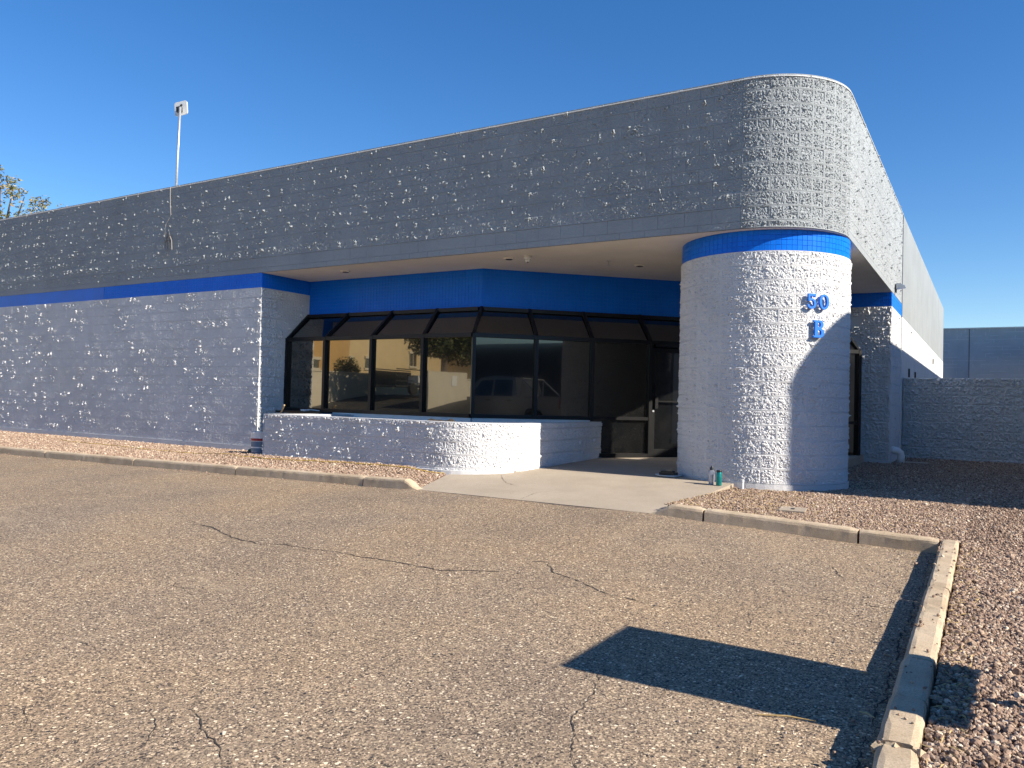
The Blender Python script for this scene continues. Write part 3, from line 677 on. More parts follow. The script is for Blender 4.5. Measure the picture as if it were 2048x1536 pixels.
for i in range(NP - 1):
    a, b = Vector((*outer[i], 0)), Vector((*outer[i + 1], 0)); ai, bi = Vector((*inner[i], 0)), Vector((*inner[i + 1], 0)); nn, d = nrm2(i)
    a2, b2 = a + d * 0.03, b - d * 0.03; rails = []
    def rail(p, q, wx, wz): m_ = MB(); m_.beam(p, q, wx, wz); m_.build('rail', MAT['bronze'], frame)
    rail(a2 + Vector((0, 0, ZE)), b2 + Vector((0, 0, ZE)), 0.10, 0.075)                       # eave rail
    rail(ai + d * 0.03 + nn * 0.04 + Vector((0, 0, ZT - 0.035)), bi - d * 0.03 + nn * 0.04 + Vector((0, 0, ZT - 0.035)), 0.08, 0.07)   # top rail
    if i != DOOR: rail(a2 + Vector((0, 0, sill(i) + 0.035)), b2 + Vector((0, 0, sill(i) + 0.035)), 0.11, 0.07)
    if i in (6, 8, 9, 10): rail(a2 + Vector((0, 0, 0.78)), b2 + Vector((0, 0, 0.78)), 0.095, 0.06)
for i in range(NP):
    p, q = Vector((*outer[i], 0)), Vector((*inner[i], 0)); s_ = sill(min(i, NP - 2)) if i < 6 else 0.045
    nn, d = nrm2(min(i, NP - 2))
    mb = MB(); mb.beam(p + Vector((0, 0, s_)), p + Vector((0, 0, ZE + 0.03)), 0.062, 0.115, up=nn); mb.beam(p + Vector((0, 0, ZE + 0.012)) - nn * 0.005, q + Vector((0, 0, ZT - 0.02)) + nn * 0.02, 0.062, 0.085)
    mb.build('mullion', MAT['bronze'], frame)
def pane(p, name, z0, z1, i, ins=0.0, mat='glass', parent=frame):
    a, b = Vector((*outer[i], 0)), Vector((*outer[i + 1], 0)); nn, d = nrm2(i); a = a + d * (0.03 + ins) - nn * 0.012; b = b - d * (0.03 + ins) - nn * 0.012
    mb = MB(); V = []
    for off in (0, -0.012):
        for q, z in ((a, z0), (b, z0), (b, z1), (a, z1)): V.append(q + nn * off + Vector((0, 0, z)))
    mb.add(V, [(0, 1, 2, 3), (7, 6, 5, 4), (0, 4, 5, 1), (1, 5, 6, 2), (2, 6, 7, 3), (3, 7, 4, 0)]); return mb.build(name, MAT[mat], parent)
for i in range(NP - 1):
    if i != DOOR:
        if i < 6: pane(None, 'window_pane', ZS + 0.07, ZE - 0.035, i)
        else:
            pane(None, 'window_pane', 0.81, ZE - 0.035, i); pane(None, 'window_pane', 0.115, 0.75, i)
    a, b = Vector((*outer[i], ZE + 0.035)), Vector((*outer[i + 1], ZE + 0.035)); ai, bi = Vector((*inner[i], ZT - 0.07)), Vector((*inner[i + 1], ZT - 0.07)); nn, d = nrm2(i)
    mb = MB(); V = [a + d * 0.03 - nn * 0.02, b - d * 0.03 - nn * 0.02, bi - d * 0.03 + nn * 0.06, ai + d * 0.03 + nn * 0.06]; up = Vector((0, 0, -0.014)); V = V + [v + up for v in V]
    mb.add(V, [(0, 1, 2, 3), (7, 6, 5, 4), (0, 4, 5, 1), (1, 5, 6, 2), (2, 6, 7, 3), (3, 7, 4, 0)]); mb.build('sloped_pane', MAT['glass_slope'], frame)
# door leaf
nn, d = nrm2(DOOR); a = Vector((*outer[DOOR], 0)) + d * 0.034; b = Vector((*outer[DOOR + 1], 0)) - d * 0.034
mb = MB(); z0 = 0.055; z1 = 2.13
for p in (a + d * 0.035, b - d * 0.035): mb.beam(p + Vector((0, 0, z0)), p + Vector((0, 0, z1)), 0.07, 0.045, up=nn)
mb.beam(a + d * 0.07 + Vector((0, 0, 0.13)), b - d * 0.07 + Vector((0, 0, 0.13)), 0.045, 0.15); mb.beam(a + d * 0.07 + Vector((0, 0, z1 - 0.04)), b - d * 0.07 + Vector((0, 0, z1 - 0.04)), 0.045, 0.08)
door = mb.build('door', MAT['bronze'], B)
pane(None, 'door_glass', 0.205, z1 - 0.08, DOOR, 0.07, 'glass_dark', door)
mb = MB(); mb.beam(a + d * 0.04 + nn * 0.03 + Vector((0, 0, z1 + 0.05)), b + nn * 0.0 + Vector((0, 0, z1 + 0.05)), 0.08, 0.06); mb.build('door_header', MAT['bronze'], door)
mb = MB(); mb.beam(a + d * 0.09 + nn * 0.05 + Vector((0, 0, 0.98)), a + d * 0.09 + nn * 0.05 + Vector((0, 0, 1.20)), 0.06, 0.03, up=nn); mb.beam(a + d * 0.05 + nn * 0.035 + Vector((0, 0, 1.30)), a + d * 0.05 + nn * 0.035 + Vector((0, 0, 1.42)), 0.04, 0.03, up=nn); mb.build('door_handle', MAT['bronze'], door)
mb = MB(); mb.beam(a + d * 0.12 + nn * 0.045 + Vector((0, 0, 1.12)), b - d * 0.08 + nn * 0.045 + Vector((0, 0, 1.12)), 0.025, 0.02); mb.build('push_bar', MAT['bronze'], door)
mb = MB(); mb.tube([a + d * 0.035 + nn * 0.022 + Vector((0, 0, 0.93)), a + d * 0.035 + nn * 0.04 + Vector((0, 0, 0.93))], 0.02, 14); mb.build('door_lock', MAT['metal'], door)
# white bulkhead under the windows and dark room behind the glass
mb = MB()
for i in range(6):
    p, q = outer[i], outer[i + 1]; nn, d = nrm2(i); o0 = Vector((*p, 0)) + nn * 0.05; o1 = Vector((*q, 0)) + nn * 0.05; V = []
    for z in (-0.3, ZS - 0.004): V += [o0 + Vector((0, 0, z)), o1 + Vector((0, 0, z)), o1 - nn * 0.2 + Vector((0, 0, z)), o0 - nn * 0.2 + Vector((0, 0, z))]
    mb.add(V, [(3, 2, 1, 0), (4, 5, 6, 7), (0, 1, 5, 4), (1, 2, 6, 5), (2, 3, 7, 6), (3, 0, 4, 7)])
mb.build('bulkhead', MAT['white_paint'], B)
mb = MB(); mb.prism([(-9.72, KY + 0.25), (KX - 0.1, KY + 0.25), (KX + D * DL - 0.2, KY + D * DL + 0.2), (-9.72, KY + D * DL + 0.2)], -0.3, HB - 0.02); mb.build('interior', MAT['room'], B)
# small fittings on the white side wall
mb = MB(); mb.beam((WX + 0.02, 10.4, 2.18), (WX + 0.02, 10.4, 3.0), 0.02, 0.012); mb.tube([(WX + 0.02, 10.4, 3.0), (WX + 0.02, 10.6, 3.12), (WX + 0.02, 11.0, 3.14)], 0.008, 6); mb.beam((WX + 0.025, 10.15, 2.6), (WX + 0.025, 10.15, 2.85), 0.05, 0.03)
for y in (9.9, 11.9, 20.0): mb.box((WX + 0.008, y, 1.90 if y < 15 else 2.75), (WX + 0.05, y + 0.07, 2.12 if y < 15 else 2.95))
mb.build('conduit', MAT['darkmetal'], B)

# ------------------------------------------------------------------ planter
PT, PF = 0.71, -2.446           # top, core plane of its front
pl = tag(empty('planter', (-5.5, -2.0, 0)), 'white split-face block planter with rounded end under the bay window', 'planter')
def pw(name, V, mat, parent=pl): pass
off = Vector((5.5, 2.0, 0))
PCX, PCY = -4.4, -1.25
def place(o):
    o.location = Vector(o.location) + off; return o
arc_o = [(PCX + 1.182 * math.cos(t), PCY + 1.182 * math.sin(t)) for t in np.linspace(-math.pi / 2, 0, 11)]
arc_i = [(PCX + 1.0 * math.cos(t), PCY + 1.0 * math.sin(t)) for t in np.linspace(-math.pi / 2, 0, 11)]
XR = PCX + 1.196
outl = [(-8.286, PF + 0.014)] + arc_o + [(XR - 0.014, 0.98)]; innl = [(-7.75, PF + 0.196)] + arc_i + [(XR - 0.196, 0.80)]
mb = MB(); n = len(outl)
for z, ls in ((-0.35, outl), (PT, outl), (PT, innl), (-0.1, innl)): mb.V += [(p[0], p[1], z) for p in ls]
for r in range(3):
    for k in range(n - 1): mb.F.append((r * n + k, r * n + k + 1, (r + 1) * n + k + 1, (r + 1) * n + k)); mb.mi.append(0)
mb.F.append((n - 1, 2 * n - 1, 3 * n - 1, 4 * n - 1)[::-1]); mb.mi.append(0)
mb.box((-8.286, PF + 0.197, -0.35), (-7.75, -0.66, PT)); mb.box((-8.286, PF + 0.015, -0.35), (-7.751, PF + 0.197, PT - 0.001))
place(mb.build('planter_core', MAT['white'], pl))
rows = [(PT - 0.094, 'cap'), (PT - 0.094 - BH, 'r'), (PT - 0.094 - 2 * BH, 'r'), (PT - 0.094 - 3 * BH, 'r'), (PT - 0.094 - 4 * BH, 'r')]
for k, (z, kd) in enumerate(rows):
    f = (lambda: near_mesh('plantcap', ri(6))) if kd == 'cap' else (lambda: near_mesh('plant', ri(22)))
    g = (lambda: near_mesh('plarccap', ri(6))) if kd == 'cap' else (lambda: near_mesh('plarc', ri(22)))
    szz = 0.094 / (BH / 2) if kd == 'cap' else 1.0
    x = PCX - (BW / 2 if k % 2 else 0)
    if k % 2: b_ = place(block(pl, f(), (x, PF, z), 0, 0.5)); b_.scale.z = szz
    while x - BW > -8.31:
        x -= BW; b_ = place(block(pl, f(), (x, PF, z))); b_.scale.z = szz
    if x > -8.28: b_ = place(block(pl, f(), (-8.3, PF, z), 0, (x + 8.3) / BW)); b_.scale.z = szz
    for a in range(5): b_ = place(block(pl, g(), (PCX, PCY, z), -math.pi / 2 + a * math.pi / 10)); b_.scale.z = szz
    y = PCY
    while y < 0.9: b_ = place(block(pl, f(), (XR, y, z), math.pi / 2)); b_.scale.z = szz; y += BW
    for j in range(4): b_ = place(block(pl, f(), (-8.3, PF + (j + 1) * BW, z), -math.pi / 2)); b_.scale.z = szz
# footing skirt
mb = MB(); sk = [(-8.3, PF - 0.03)] + [(PCX + 1.25 * math.cos(t), PCY + 1.25 * math.sin(t)) for t in np.linspace(-math.pi / 2, -0.5, 9)]
mb.V = [(p[0], p[1] - 0.0, -0.35) for p in sk] + [(p[0], p[1], -0.035 - 0.015 * (i == 0)) for i, p in enumerate(sk)] + [(p[0] + 0.0, p[1] + 0.1, -0.03) for p in sk]
m_ = len(sk)
for r in range(2):
    for k in range(m_ - 1): mb.F.append((r * m_ + k, r * m_ + k + 1, (r + 1) * m_ + k + 1, (r + 1) * m_ + k)); mb.mi.append(0)
place(mb.build('planter_footing', MAT['white'], pl))
# mulch
xs = np.linspace(-7.75, -3.42, 60); ys = np.linspace(-2.24, 0.3, 26); X, Y = np.meshgrid(xs, ys)
Z = 0.52 + 0.03 * rng.normal(size=X.shape) + 0.17 * np.exp(-((X + 4.9) / 0.75) ** 2 - ((Y + 1.6) / 0.6) ** 2)
ro = np.sqrt((X - PCX) ** 2 + np.minimum(Y - PCY, 0) ** 2); f_ = np.where(X > PCX, np.minimum(1, 0.93 / np.maximum(ro, 0.01)), 1.0); X = PCX + (X - PCX) * f_; Y = np.where(Y < PCY, PCY + (Y - PCY) * f_, Y)
o = mk_quads('mulch', np.stack([X.ravel(), Y.ravel(), Z.ravel()], 1), grid_quads(59, 25), MAT['soil'], pl); place(o); stuff(o)

# ------------------------------------------------------------------ fence wall, far building, neighbour
FENCEU = [unit(BW, BH, 50, 26, 1200 + i, score=False, sp=0.050, hs=0.0080, sl_=0.42, gap=0.003, mean=0.009) for i in range(20)]
fw = tag(empty('block_wall', (2.5, 8.4, 0)), 'low grey rough block wall in shade beside the white side wall', 'wall'); off = Vector((-2.5, -8.4, 0))
mb = MB(); mb.box((WX + 0.02, 8.426, -0.4), (5.9, 8.6, 1.835)); place(mb.build('wall_core', MAT['fence'], fw))
for k in range(10):
    x = WX + 0.02 + (0.0 if k % 2 else BW / 2); z = 1.835 - (k + 1) * BH
    if k % 2 == 0: place(block(fw, near_mesh('fence', ri(20)), (x - BW / 2, 8.41, z), 0, 0.5))
    while x < 5.4: place(block(fw, near_mesh('fence', ri(20)), (x, 8.41, z))); x += BW
fbld = tag(empty('warehouse', (6, 40, 0)), 'far dark grey block building with flat roof behind the low wall', 'building'); off = Vector((-6, -40, 0))
mb = MB(); mb.box((-8, 40.02, -1), (16, 55, 5.83)); place(mb.build('wall', MAT['far_joint'], fbld))
mb = MB(); mb.box((-8.05, 39.97, 5.835), (16.05, 55.05, 5.90)); place(mb.build('coping', MAT['metal'], fbld))
bulk = Bulk()
BX = np.array([(0, 0, 0), (1, 0, 0), (1, 0, 1), (0, 0, 1), (0, 1, 0), (1, 1, 0), (1, 1, 1), (0, 1, 1)], float); BQ = np.array([(0, 1, 2, 3), (1, 5, 6, 2), (3, 2, 6, 7), (4, 0, 3, 7), (0, 4, 5, 1)])
for k in range(33):
    x = -1.0 - (0.2 if k % 2 else 0); z = 5.83 - (k + 1) * BH
    while x < 10:
        wd = BW * random.choice((1, 1, 2)); g = 0.0 if random.random() < 0.65 else 0.018; gh = 0.0 if random.random() < 0.62 else 0.017
        bulk.add(BX * np.array([wd - g, 0.006, BH - gh]) + np.array([x, 40.014 - random.uniform(0, 0.001), z]) + np.array([-6, -40, 0]), BQ); x += wd
o = bulk.build('blockwork', [MAT['far']], fbld); stuff(o)
mb = MB(); mb.box((2.03, 40.0, -1), (2.06, 40.013, 5.83)); place(mb.build('control_joint', MAT['darkmetal'], fbld))

nb = tag(empty('neighbour_building', (12, 4, 0)), 'twin grey and white block building with rounded corner across the gravel yard', 'building'); off = Vector((-12, -4, 0))
NX, NY = 6.08, -1.165
def twin(ins): return [(NX + 1.245 + (1.245 - ins) * math.cos(t), NY + 1.245 + (1.245 - ins) * math.sin(t)) for t in np.linspace(math.pi, 1.5 * math.pi, 25)] + [(30, NY + ins), (30, 38), (NX + ins, 38)]
mb = MB(); mb.prism(twin(0.0), HB, HT); place(mb.build('parapet', MAT['grey'], nb))
mb = MB(); mb.prism(twin(0.012), ZB, HB, top=False, bot=False); place(mb.build('blue_band', MAT['blue'], nb))
mb = MB(); mb.prism(twin(0.004), -0.5, ZB, top=False, bot=False); place(mb.build('wall', MAT['white'], nb))

# ------------------------------------------------------------------ house numbers
def glyph(loops, h, depth, name):
    cu = bpy.data.curves.new(name, 'CURVE'); cu.dimensions = '2D'; cu.fill_mode = 'BOTH'; cu.extrude = depth / 2; cu.bevel_depth = 0.004; cu.bevel_resolution = 1; cu.offset = 0.0
    for lp in loops:
        sp = cu.splines.new('POLY'); sp.points.add(len(lp) - 1); sp.use_cyclic_u = True
        for p, (x, y) in zip(sp.points, lp): p.co = (x * h, y * h, 0, 1)
    o = bpy.data.objects.new(name, cu); C.objects.link(o); dg = bpy.context.evaluated_depsgraph_get()
    me = bpy.data.meshes.new_from_object(o.evaluated_get(dg)); bpy.data.objects.remove(o)
    return me
def arc(cx, cy, rx, ry, a0, a1, n=18): return [(cx + rx * math.cos(rad(a0 + (a1 - a0) * i / n)), cy + ry * math.sin(rad(a0 + (a1 - a0) * i / n))) for i in range(n + 1)]
g5 = [[(-0.25, 0.5), (0.22, 0.5), (0.30, 0.52), (0.27, 0.30), (0.20, 0.30), (0.17, 0.37), (-0.14, 0.37), (-0.16, 0.13)] + arc(-0.01, -0.16, 0.34, 0.34, 112, -160) + [(-0.26, -0.22), (-0.20, -0.24)] + arc(-0.03, -0.16, 0.20, 0.235, -150, 128) + [(-0.26, 0.02)]]
g0 = [arc(0, 0, 0.40, 0.51, 0, 345, 23), arc(0, 0, 0.225, 0.41, 0, 345, 23)]
gB = [[(-0.36, 0.5), (0.08, 0.5)] + arc(0.08, 0.265, 0.22, 0.235, 85, -70, 10) + arc(0.10, -0.24, 0.26, 0.26, 68, -88, 12) + [(-0.36, -0.5), (-0.36, -0.42), (-0.27, -0.41), (-0.27, 0.41), (-0.36, 0.42)],
      [(-0.09, 0.40), (0.03, 0.40)] + arc(0.03, 0.255, 0.09, 0.14, 80, -80, 8) + [(-0.09, 0.11)], [(-0.09, -0.06), (0.05, -0.06)] + arc(0.05, -0.23, 0.12, 0.165, 80, -80, 8) + [(-0.09, -0.40)]]
def mount(name, me, ang, z, label):
    me.materials.append(MAT['letter']); o = bpy.data.objects.new(name, me); t = rad(ang); nr = Vector((math.cos(t), math.sin(t), 0)); tx = Vector((-math.sin(t), math.cos(t), 0))
    p = nr * 1.288; o.matrix_world = Matrix(((tx.x, 0, nr.x, p.x), (tx.y, 0, nr.y, p.y), (tx.z, 1, nr.z, z), (0, 0, 0, 1))); link(o); tag(o, label, 'house number')
    mb = MB()
    for dx, dz in ((-0.035, 0.06), (0.035, -0.06)): q = nr * 1.235 + tx * dx; mb.tube([q + Vector((0, 0, dz)), q + nr * 0.04 + Vector((0, 0, dz))], 0.004, 6)
    s_ = mb.build('stud', MAT['metal'], o); s_.matrix_parent_inverse = o.matrix_world.inverted()
mount('house_numeral', glyph(g5, 0.205, 0.028, 'house_numeral'), -46.6, 2.545, 'blue raised numeral five, the left of two digits high on the round column')
mount('house_numeral', glyph(g0, 0.205, 0.028, 'house_numeral'), -37.6, 2.545, 'blue raised oval zero, the right of two digits high on the round column')
mount('house_letter', glyph(gB, 0.235, 0.028, 'house_letter'), -41.3, 2.165, 'blue raised letter B at the shadow edge on the column')

# ------------------------------------------------------------------ small things
def lathe_thing(name, parts, loc, label, cat, n=20):
    r = tag(empty(name, loc), label, cat)
    for pn, prof, mat in parts: mb = MB(); mb.lathe(prof, n); mb.build(pn, MAT[mat], r, True)
    return r
MAT['steel_white'] = simple('brushed_white_bottle', (0.52, 0.52, 0.56), 0.4, 0.3, var=0.05)
MAT['teal'] = simple('teal_bottle_paint', (0.01, 0.22, 0.21), 0.3, 0.4, var=0.3, vs=60)
bz = float(slab_z(0, -1.5))
bt = lathe_thing('water_bottle', [('body', [(0.036, 0), (0.038, 0.004), (0.038, 0.165), (0.034, 0.185), (0.022, 0.20)], 'steel_white'), ('lid', [(0.024, 0.199), (0.026, 0.203), (0.026, 0.235), (0.012, 0.24), (0.012, 0.258), (0.008, 0.262)], 'black')], (-0.30, -1.48, bz), 'white metal water bottle with black lid, left of the teal bottle at the column', 'bottle')
mb = MB(); mb.beam((0.012, -0.037, 0.205), (0.030, -0.040, 0.145), 0.004, 0.05, up=(1, 0, 0.3)); mb.build('tag', MAT['pvc'], bt)
lathe_thing('water_bottle', [('body', [(0.036, 0), (0.038, 0.004), (0.038, 0.178), (0.036, 0.182)], 'teal'), ('lid', [(0.037, 0.183), (0.039, 0.186), (0.039, 0.207), (0.036, 0.21)], 'black')], (-0.18, -1.53, bz), 'teal patterned bottle with dark lid standing on the slab', 'bottle')
mb = MB(); mb.lathe([(0.021, -0.2), (0.021, 0.05), (0.025, 0.05), (0.025, 0.085), (0.0, 0.087)], 12, (0.10, -1.37, -0.03)); tag(mb.build('pipe_stub', MAT['pvc']), 'short white plastic pipe stub at the foot of the column', 'pipe')
# tray with something dark by the column
tr = tag(empty('paint_tray', (-1.12, -0.95, float(slab_z(0, -0.95)) + 0.002)), 'round white tray holding a dark box beside the column foot', 'tray')
mb = MB(); mb.lathe([(0.16, 0), (0.19, 0.006), (0.20, 0.02), (0.185, 0.022), (0.17, 0.012)], 24); mb.build('tray', MAT['pvc'], tr, True)
mb = MB(); mb.box((-0.12, -0.08, 0.012), (0.12, 0.09, 0.055)); mb.box((-0.10, -0.06, 0.055), (0.08, 0.06, 0.075)); mb.build('dark_box', MAT['black'], tr)
mb = MB(); mb.tube([(-0.03, 0, 0.08), (0.05, 0.02, 0.085)], 0.012, 8); mb.build('handle', MAT['wood'], tr)
# utility lid
ul = tag(empty('valve_cover', (1.09, -2.93, float(gz(1.09, -2.93)))), 'small square concrete valve lid lying in the gravel', 'utility lid'); ul.rotation_euler = (0, 0.0, 0.12)
mb = MB(); mb.box((-0.14, -0.19, -0.03), (0.14, 0.19, 0.022)); mb.build('cover', MAT['slab'], ul)
mb = MB(); mb.box((-0.02, -0.05, 0.0225), (0.02, 0.05, 0.026)); mb.build('lift_slot', MAT['darkmetal'], ul)
# bucket with sticks beside the planter
MAT['lab_red'] = simple('red_label', (0.36, 0.02, 0.03), 0.5); MAT['lab_blue'] = simple('blue_grey_label', (0.13, 0.19, 0.26), 0.5); MAT['lab_navy'] = simple('navy_label', (0.02, 0.03, 0.10), 0.5)
gb = float(gz(-8.72, -2.05))
bk = tag(empty('paint_bucket', (-8.56, -2.28, gb)), 'white paint bucket with red striped label beside the planter end', 'bucket'); bk.scale = (1.12, 1.12, 1.15)
mb = MB(); mb.lathe([(0.13, 0), (0.135, 0.005), (0.148, 0.34), (0.155, 0.342), (0.155, 0.37), (0.150, 0.372), (0.146, 0.36), (0.128, 0.02)], 26); mb.build('bucket_body', MAT['pvc'], bk, False)
def wrap(z0, z1, mat, name, x0=-160, x1=-10):
    mb = MB(); V = []; nn_ = 12
    for i in range(nn_ + 1):
        t = rad(x0 + (x1 - x0) * i / nn_)
        for z in (z0, z1): r = 0.135 + 0.013 * z / 0.34 + 0.0015; V.append((r * math.cos(t), r * math.sin(t), z))
    mb.add(V, [(2 * i, 2 * i + 2, 2 * i + 3, 2 * i + 1) for i in range(nn_)]); mb.build(name, MAT[mat], bk)
wrap(0.225, 0.265, 'lab_red', 'red_stripe'); wrap(0.13, 0.215, 'lab_blue', 'blue_panel'); wrap(0.05, 0.11, 'lab_blue', 'blue_panel'); wrap(0.03, 0.045, 'lab_navy', 'navy_stripe')
mb = MB(); mb.tube([(-0.06, 0.05, 0.05), (0.07, 0.02, 0.52)], 0.014, 8); st = mb.build('wooden_handle', MAT['wood']); st.location = bk.location; tag(st, 'pale wooden handle leaning out of the paint bucket', 'stick')
mb = MB(); mb.tube([(-9.22, -1.25, 0.60), (-8.98, -1.33, 0.86)], 0.016, 8); mb.tube([(-9.4, -1.2, -0.08), (-9.22, -1.25, 0.60)], 0.016, 8); tag(mb.build('broom_stick', MAT['wood']), 'wooden pole leaning in the recess behind the planter end', 'stick')
# crumpled green netting
MAT['net'] = simple('green_plastic', (0.04, 0.19, 0.13), 0.35, var=0.5, vs=40)
V = []; nx_, ny_ = 16, 9
for j in range(ny_):
    for i in range(nx_):
        u, v = i / (nx_ - 1), j / (ny_ - 1); V.append((-0.42 * (1 - u) + 0.02 * rng.normal(), 0.22 * (v - 0.5) + 0.02 * rng.normal(), max(0.004, 0.23 * u ** 1.2 * (1 - 0.5 * abs(v - 0.5)) + 0.03 * rng.normal() * u)))
net = mk('plastic_bag', V, [(j * nx_ + i, j * nx_ + i + 1, (j + 1) * nx_ + i + 1, (j + 1) * nx_ + i) for j in range(ny_ - 1) for i in range(nx_ - 1)], MAT['net'])
net.location = (-8.80, -2.0, float(gz(-9, -2.0))); sm = net.modifiers.new('thick', 'SOLIDIFY'); sm.thickness = 0.004; tag(net, 'crumpled green plastic bag lying beside the paint bucket', 'bag')
# brush on the window ledge
br = tag(empty('scrub_brush', (-8.95, -0.78, 0.742)), 'white brush lying at the foot of the window', 'brush')
mb = MB(); mb.box((-0.10, -0.05, 0), (0.04, 0.05, 0.035)); mb.build('head', MAT['pvc'], br); mb = MB(); mb.tube([(0.04, 0, 0.02), (0.14, 0.0, 0.028), (0.36, 0.02, 0.015)], [0.02, 0.012, 0.010], 8); mb.build('handle', MAT['pvc'], br)
mb = MB(); mb.box((-9.6, -1.0, 0.70), (-8.32, -0.67, 0.740)); mb.build('window_ledge', MAT['bronze'], B)
# dome camera
dc = tag(empty('dome_camera', (-3.78, -0.77, HB - 0.006)), 'white dome security camera under the soffit', 'camera')
mb = MB(); mb.lathe([(0.062, -0.055), (0.068, -0.05), (0.072, 0.0)], 20); mb.build('housing', MAT['pvc'], dc, True)
mb = MB(); mb.lathe([(0.0, -0.112), (0.025, -0.108), (0.045, -0.092), (0.058, -0.0555)], 20); mb.build('dome', MAT['pvc'], dc, True)
mb = MB(); mb.lathe([(0.012, -0.118), (0.016, -0.105)], 10, (0.012, -0.02, 0)); mb.build('lens', MAT['black'], dc)
# wall light
wl = tag(empty('wall_light', (WX + 0.012, 6.44, 3.72)), 'small grey metal wall light above the blue band', 'lamp')
mb = MB(); mb.box((0, -0.07, -0.11), (0.02, 0.07, 0.07)); mb.build('back_plate', MAT['darkmetal'], wl)
mb = MB(); V = []
for y in (-0.08, 0.08): V += [(0.02, y, -0.04), (0.20, y * 0.8, -0.02), (0.19, y * 0.8, 0.025), (0.10, y, 0.075), (0.02, y, 0.085)]
mb.add(V, [(4, 3, 2, 1, 0), (5, 6, 7, 8, 9)] + [(i, (i + 1) % 5, 5 + (i + 1) % 5, 5 + i) for i in range(5)]); mb.build('hood', MAT['metal'], wl)
# drain elbow
dr = tag(empty('drain_pipe', (WX + 0.02, 6.2, 0.18)), 'white drain pipe elbow coming out of the pier near the ground', 'pipe')
mb = MB(); mb.tube([(-0.05, 0, 0.03), (0.03, 0, 0.03), (0.10, 0.01, 0.02), (0.15, 0.03, -0.03), (0.165, 0.04, -0.10), (0.165, 0.04, -0.26)], 0.075, 16); mb.build('elbow', MAT['white_paint'], dr, True)
mb = MB(); mb.tube([(0.02, 0, 0.03), (0.035, 0, 0.03)], 0.09, 16); mb.build('collar', MAT['white_paint'], dr)
mb = MB(); mb.box((1.3, 6.3, -0.09), (1.95, 6.75, -0.045)); tag(mb.build('splash_block', MAT['slab']), 'flat concrete splash block under the drain elbow', 'splash block')
# yellow cord on the gravel
pts = [(-15.6, -2.05), (-15.1, -2.2), (-13.3, -2.25), (-11.8, -2.42), (-10.1, -2.45), (-8.6, -2.72), (-7.5, -2.75), (-6.0, -2.62), (-4.6, -2.62), (-4.1, -2.45)]
fine = []
for a, b_ in zip(pts[:-1], pts[1:]):
    for i in range(8): t = i / 8; x = a[0] + (b_[0] - a[0]) * t; y = a[1] + (b_[1] - a[1]) * t + 0.02 * math.sin(9 * x); fine.append((x, y, float(gz(x, y)) + 0.016))
mb = MB(); mb.tube(fine, 0.007, 6); tag(mb.build('yellow_cord', MAT['cord']), 'thin yellow cord lying along the gravel strip', 'cord')
# antenna on the roof and its cable
an = tag(empty('antenna', (-13.27, -0.9, 5.0)), 'white flat panel antenna on a tall pole above the roof edge', 'antenna')
mb = MB(); mb.tube([(0, 0, 0), (0.03, 0, 1.6), (0.06, 0, 2.72)], 0.028, 10); mb.tube([(-0.07, 0.03, 0), (-0.02, 0.03, 1.5), (0.04, 0.02, 2.5)], 0.012, 6, caps=True); mb.build('pole', MAT['metal'], an, True)
mb = MB(); R3 = Matrix.Translation((0.0, 0.06, 2.72)) @ Matrix.Rotation(rad(12), 4, 'Z') @ Matrix.Rotation(rad(-6), 4, 'Y')
pts = []
for cx, cz in ((1, 1), (-1, 1), (-1, -1), (1, -1)):
    a0 = {(1, 1): 0, (-1, 1): 90, (-1, -1): 180, (1, -1): 270}[(cx, cz)]
    for i in range(5): t = rad(a0 + i * 22.5); pts.append((cx * 0.13 + 0.05 * math.cos(t), cz * 0.115 + 0.05 * math.sin(t)))
n = len(pts); mb.add([R3 @ Vector((x, 0.0, z)) for x, z in pts] + [R3 @ Vector((x * 0.94, 0.04, z * 0.94)) for x, z in pts], [tuple(range(n)), tuple(range(2 * n - 1, n - 1, -1))] + [(i, n + i, n + (i + 1) % n, (i + 1) % n) for i in range(n)])
mb.build('panel', MAT['pvc'], an)
mb = MB(); mb.box((-0.07, -0.08, -0.10), (0.05, 0.0, 0.02), 0, R3); mb.beam(R3 @ Vector((-0.02, -0.03, 0.0)), R3 @ Vector((0.08, -0.05, 0.06)), 0.03, 0.03); mb.build('bracket', MAT['darkmetal'], an)
cb = tag(empty('antenna_cable', (-12.8, FY - 0.02, 4.5)), 'thin cable hanging down the parapet to a tangled coil', 'cable'); off = Vector((12.8, -FY + 0.02, -4.5))
mb = MB(); mb.tube([(-12.79, FY - 0.02, 5.67), (-12.76, FY - 0.035, 5.4), (-12.74, FY - 0.035, 5.2), (-12.72, FY - 0.035, 5.04), (-12.80, FY - 0.035, 4.93), (-12.89, FY - 0.035, 4.83), (-12.91, FY - 0.035, 4.6)], 0.006, 6); place(mb.build('cable', MAT['cable'], cb))
mb = MB(); cp = []
for i in range(46):
    t = i * 0.71; r = 0.09 + 0.06 * math.sin(i * 0.9); cp.append((-12.80 + 0.03 * math.sin(i * 0.37) + r * 0.7 * math.cos(t), FY - 0.04 - 0.02 * random.random(), 4.44 + 0.06 * math.sin(i * 0.23) + r * 1.3 * math.sin(t)))
mb.tube(cp, 0.0045, 5); place(mb.build('coil', MAT['cable_dark'], cb))
mb = MB(); mb.tube([(-12.95, FY - 0.05, 4.4), (-12.8, FY - 0.06, 4.48), (-12.7, FY - 0.06, 4.53)], 0.008, 5); mb.tube([(-12.75, FY - 0.05, 4.62), (-12.64, FY - 0.05, 4.45), (-12.62, FY - 0.05, 4.24)], 0.008, 5)
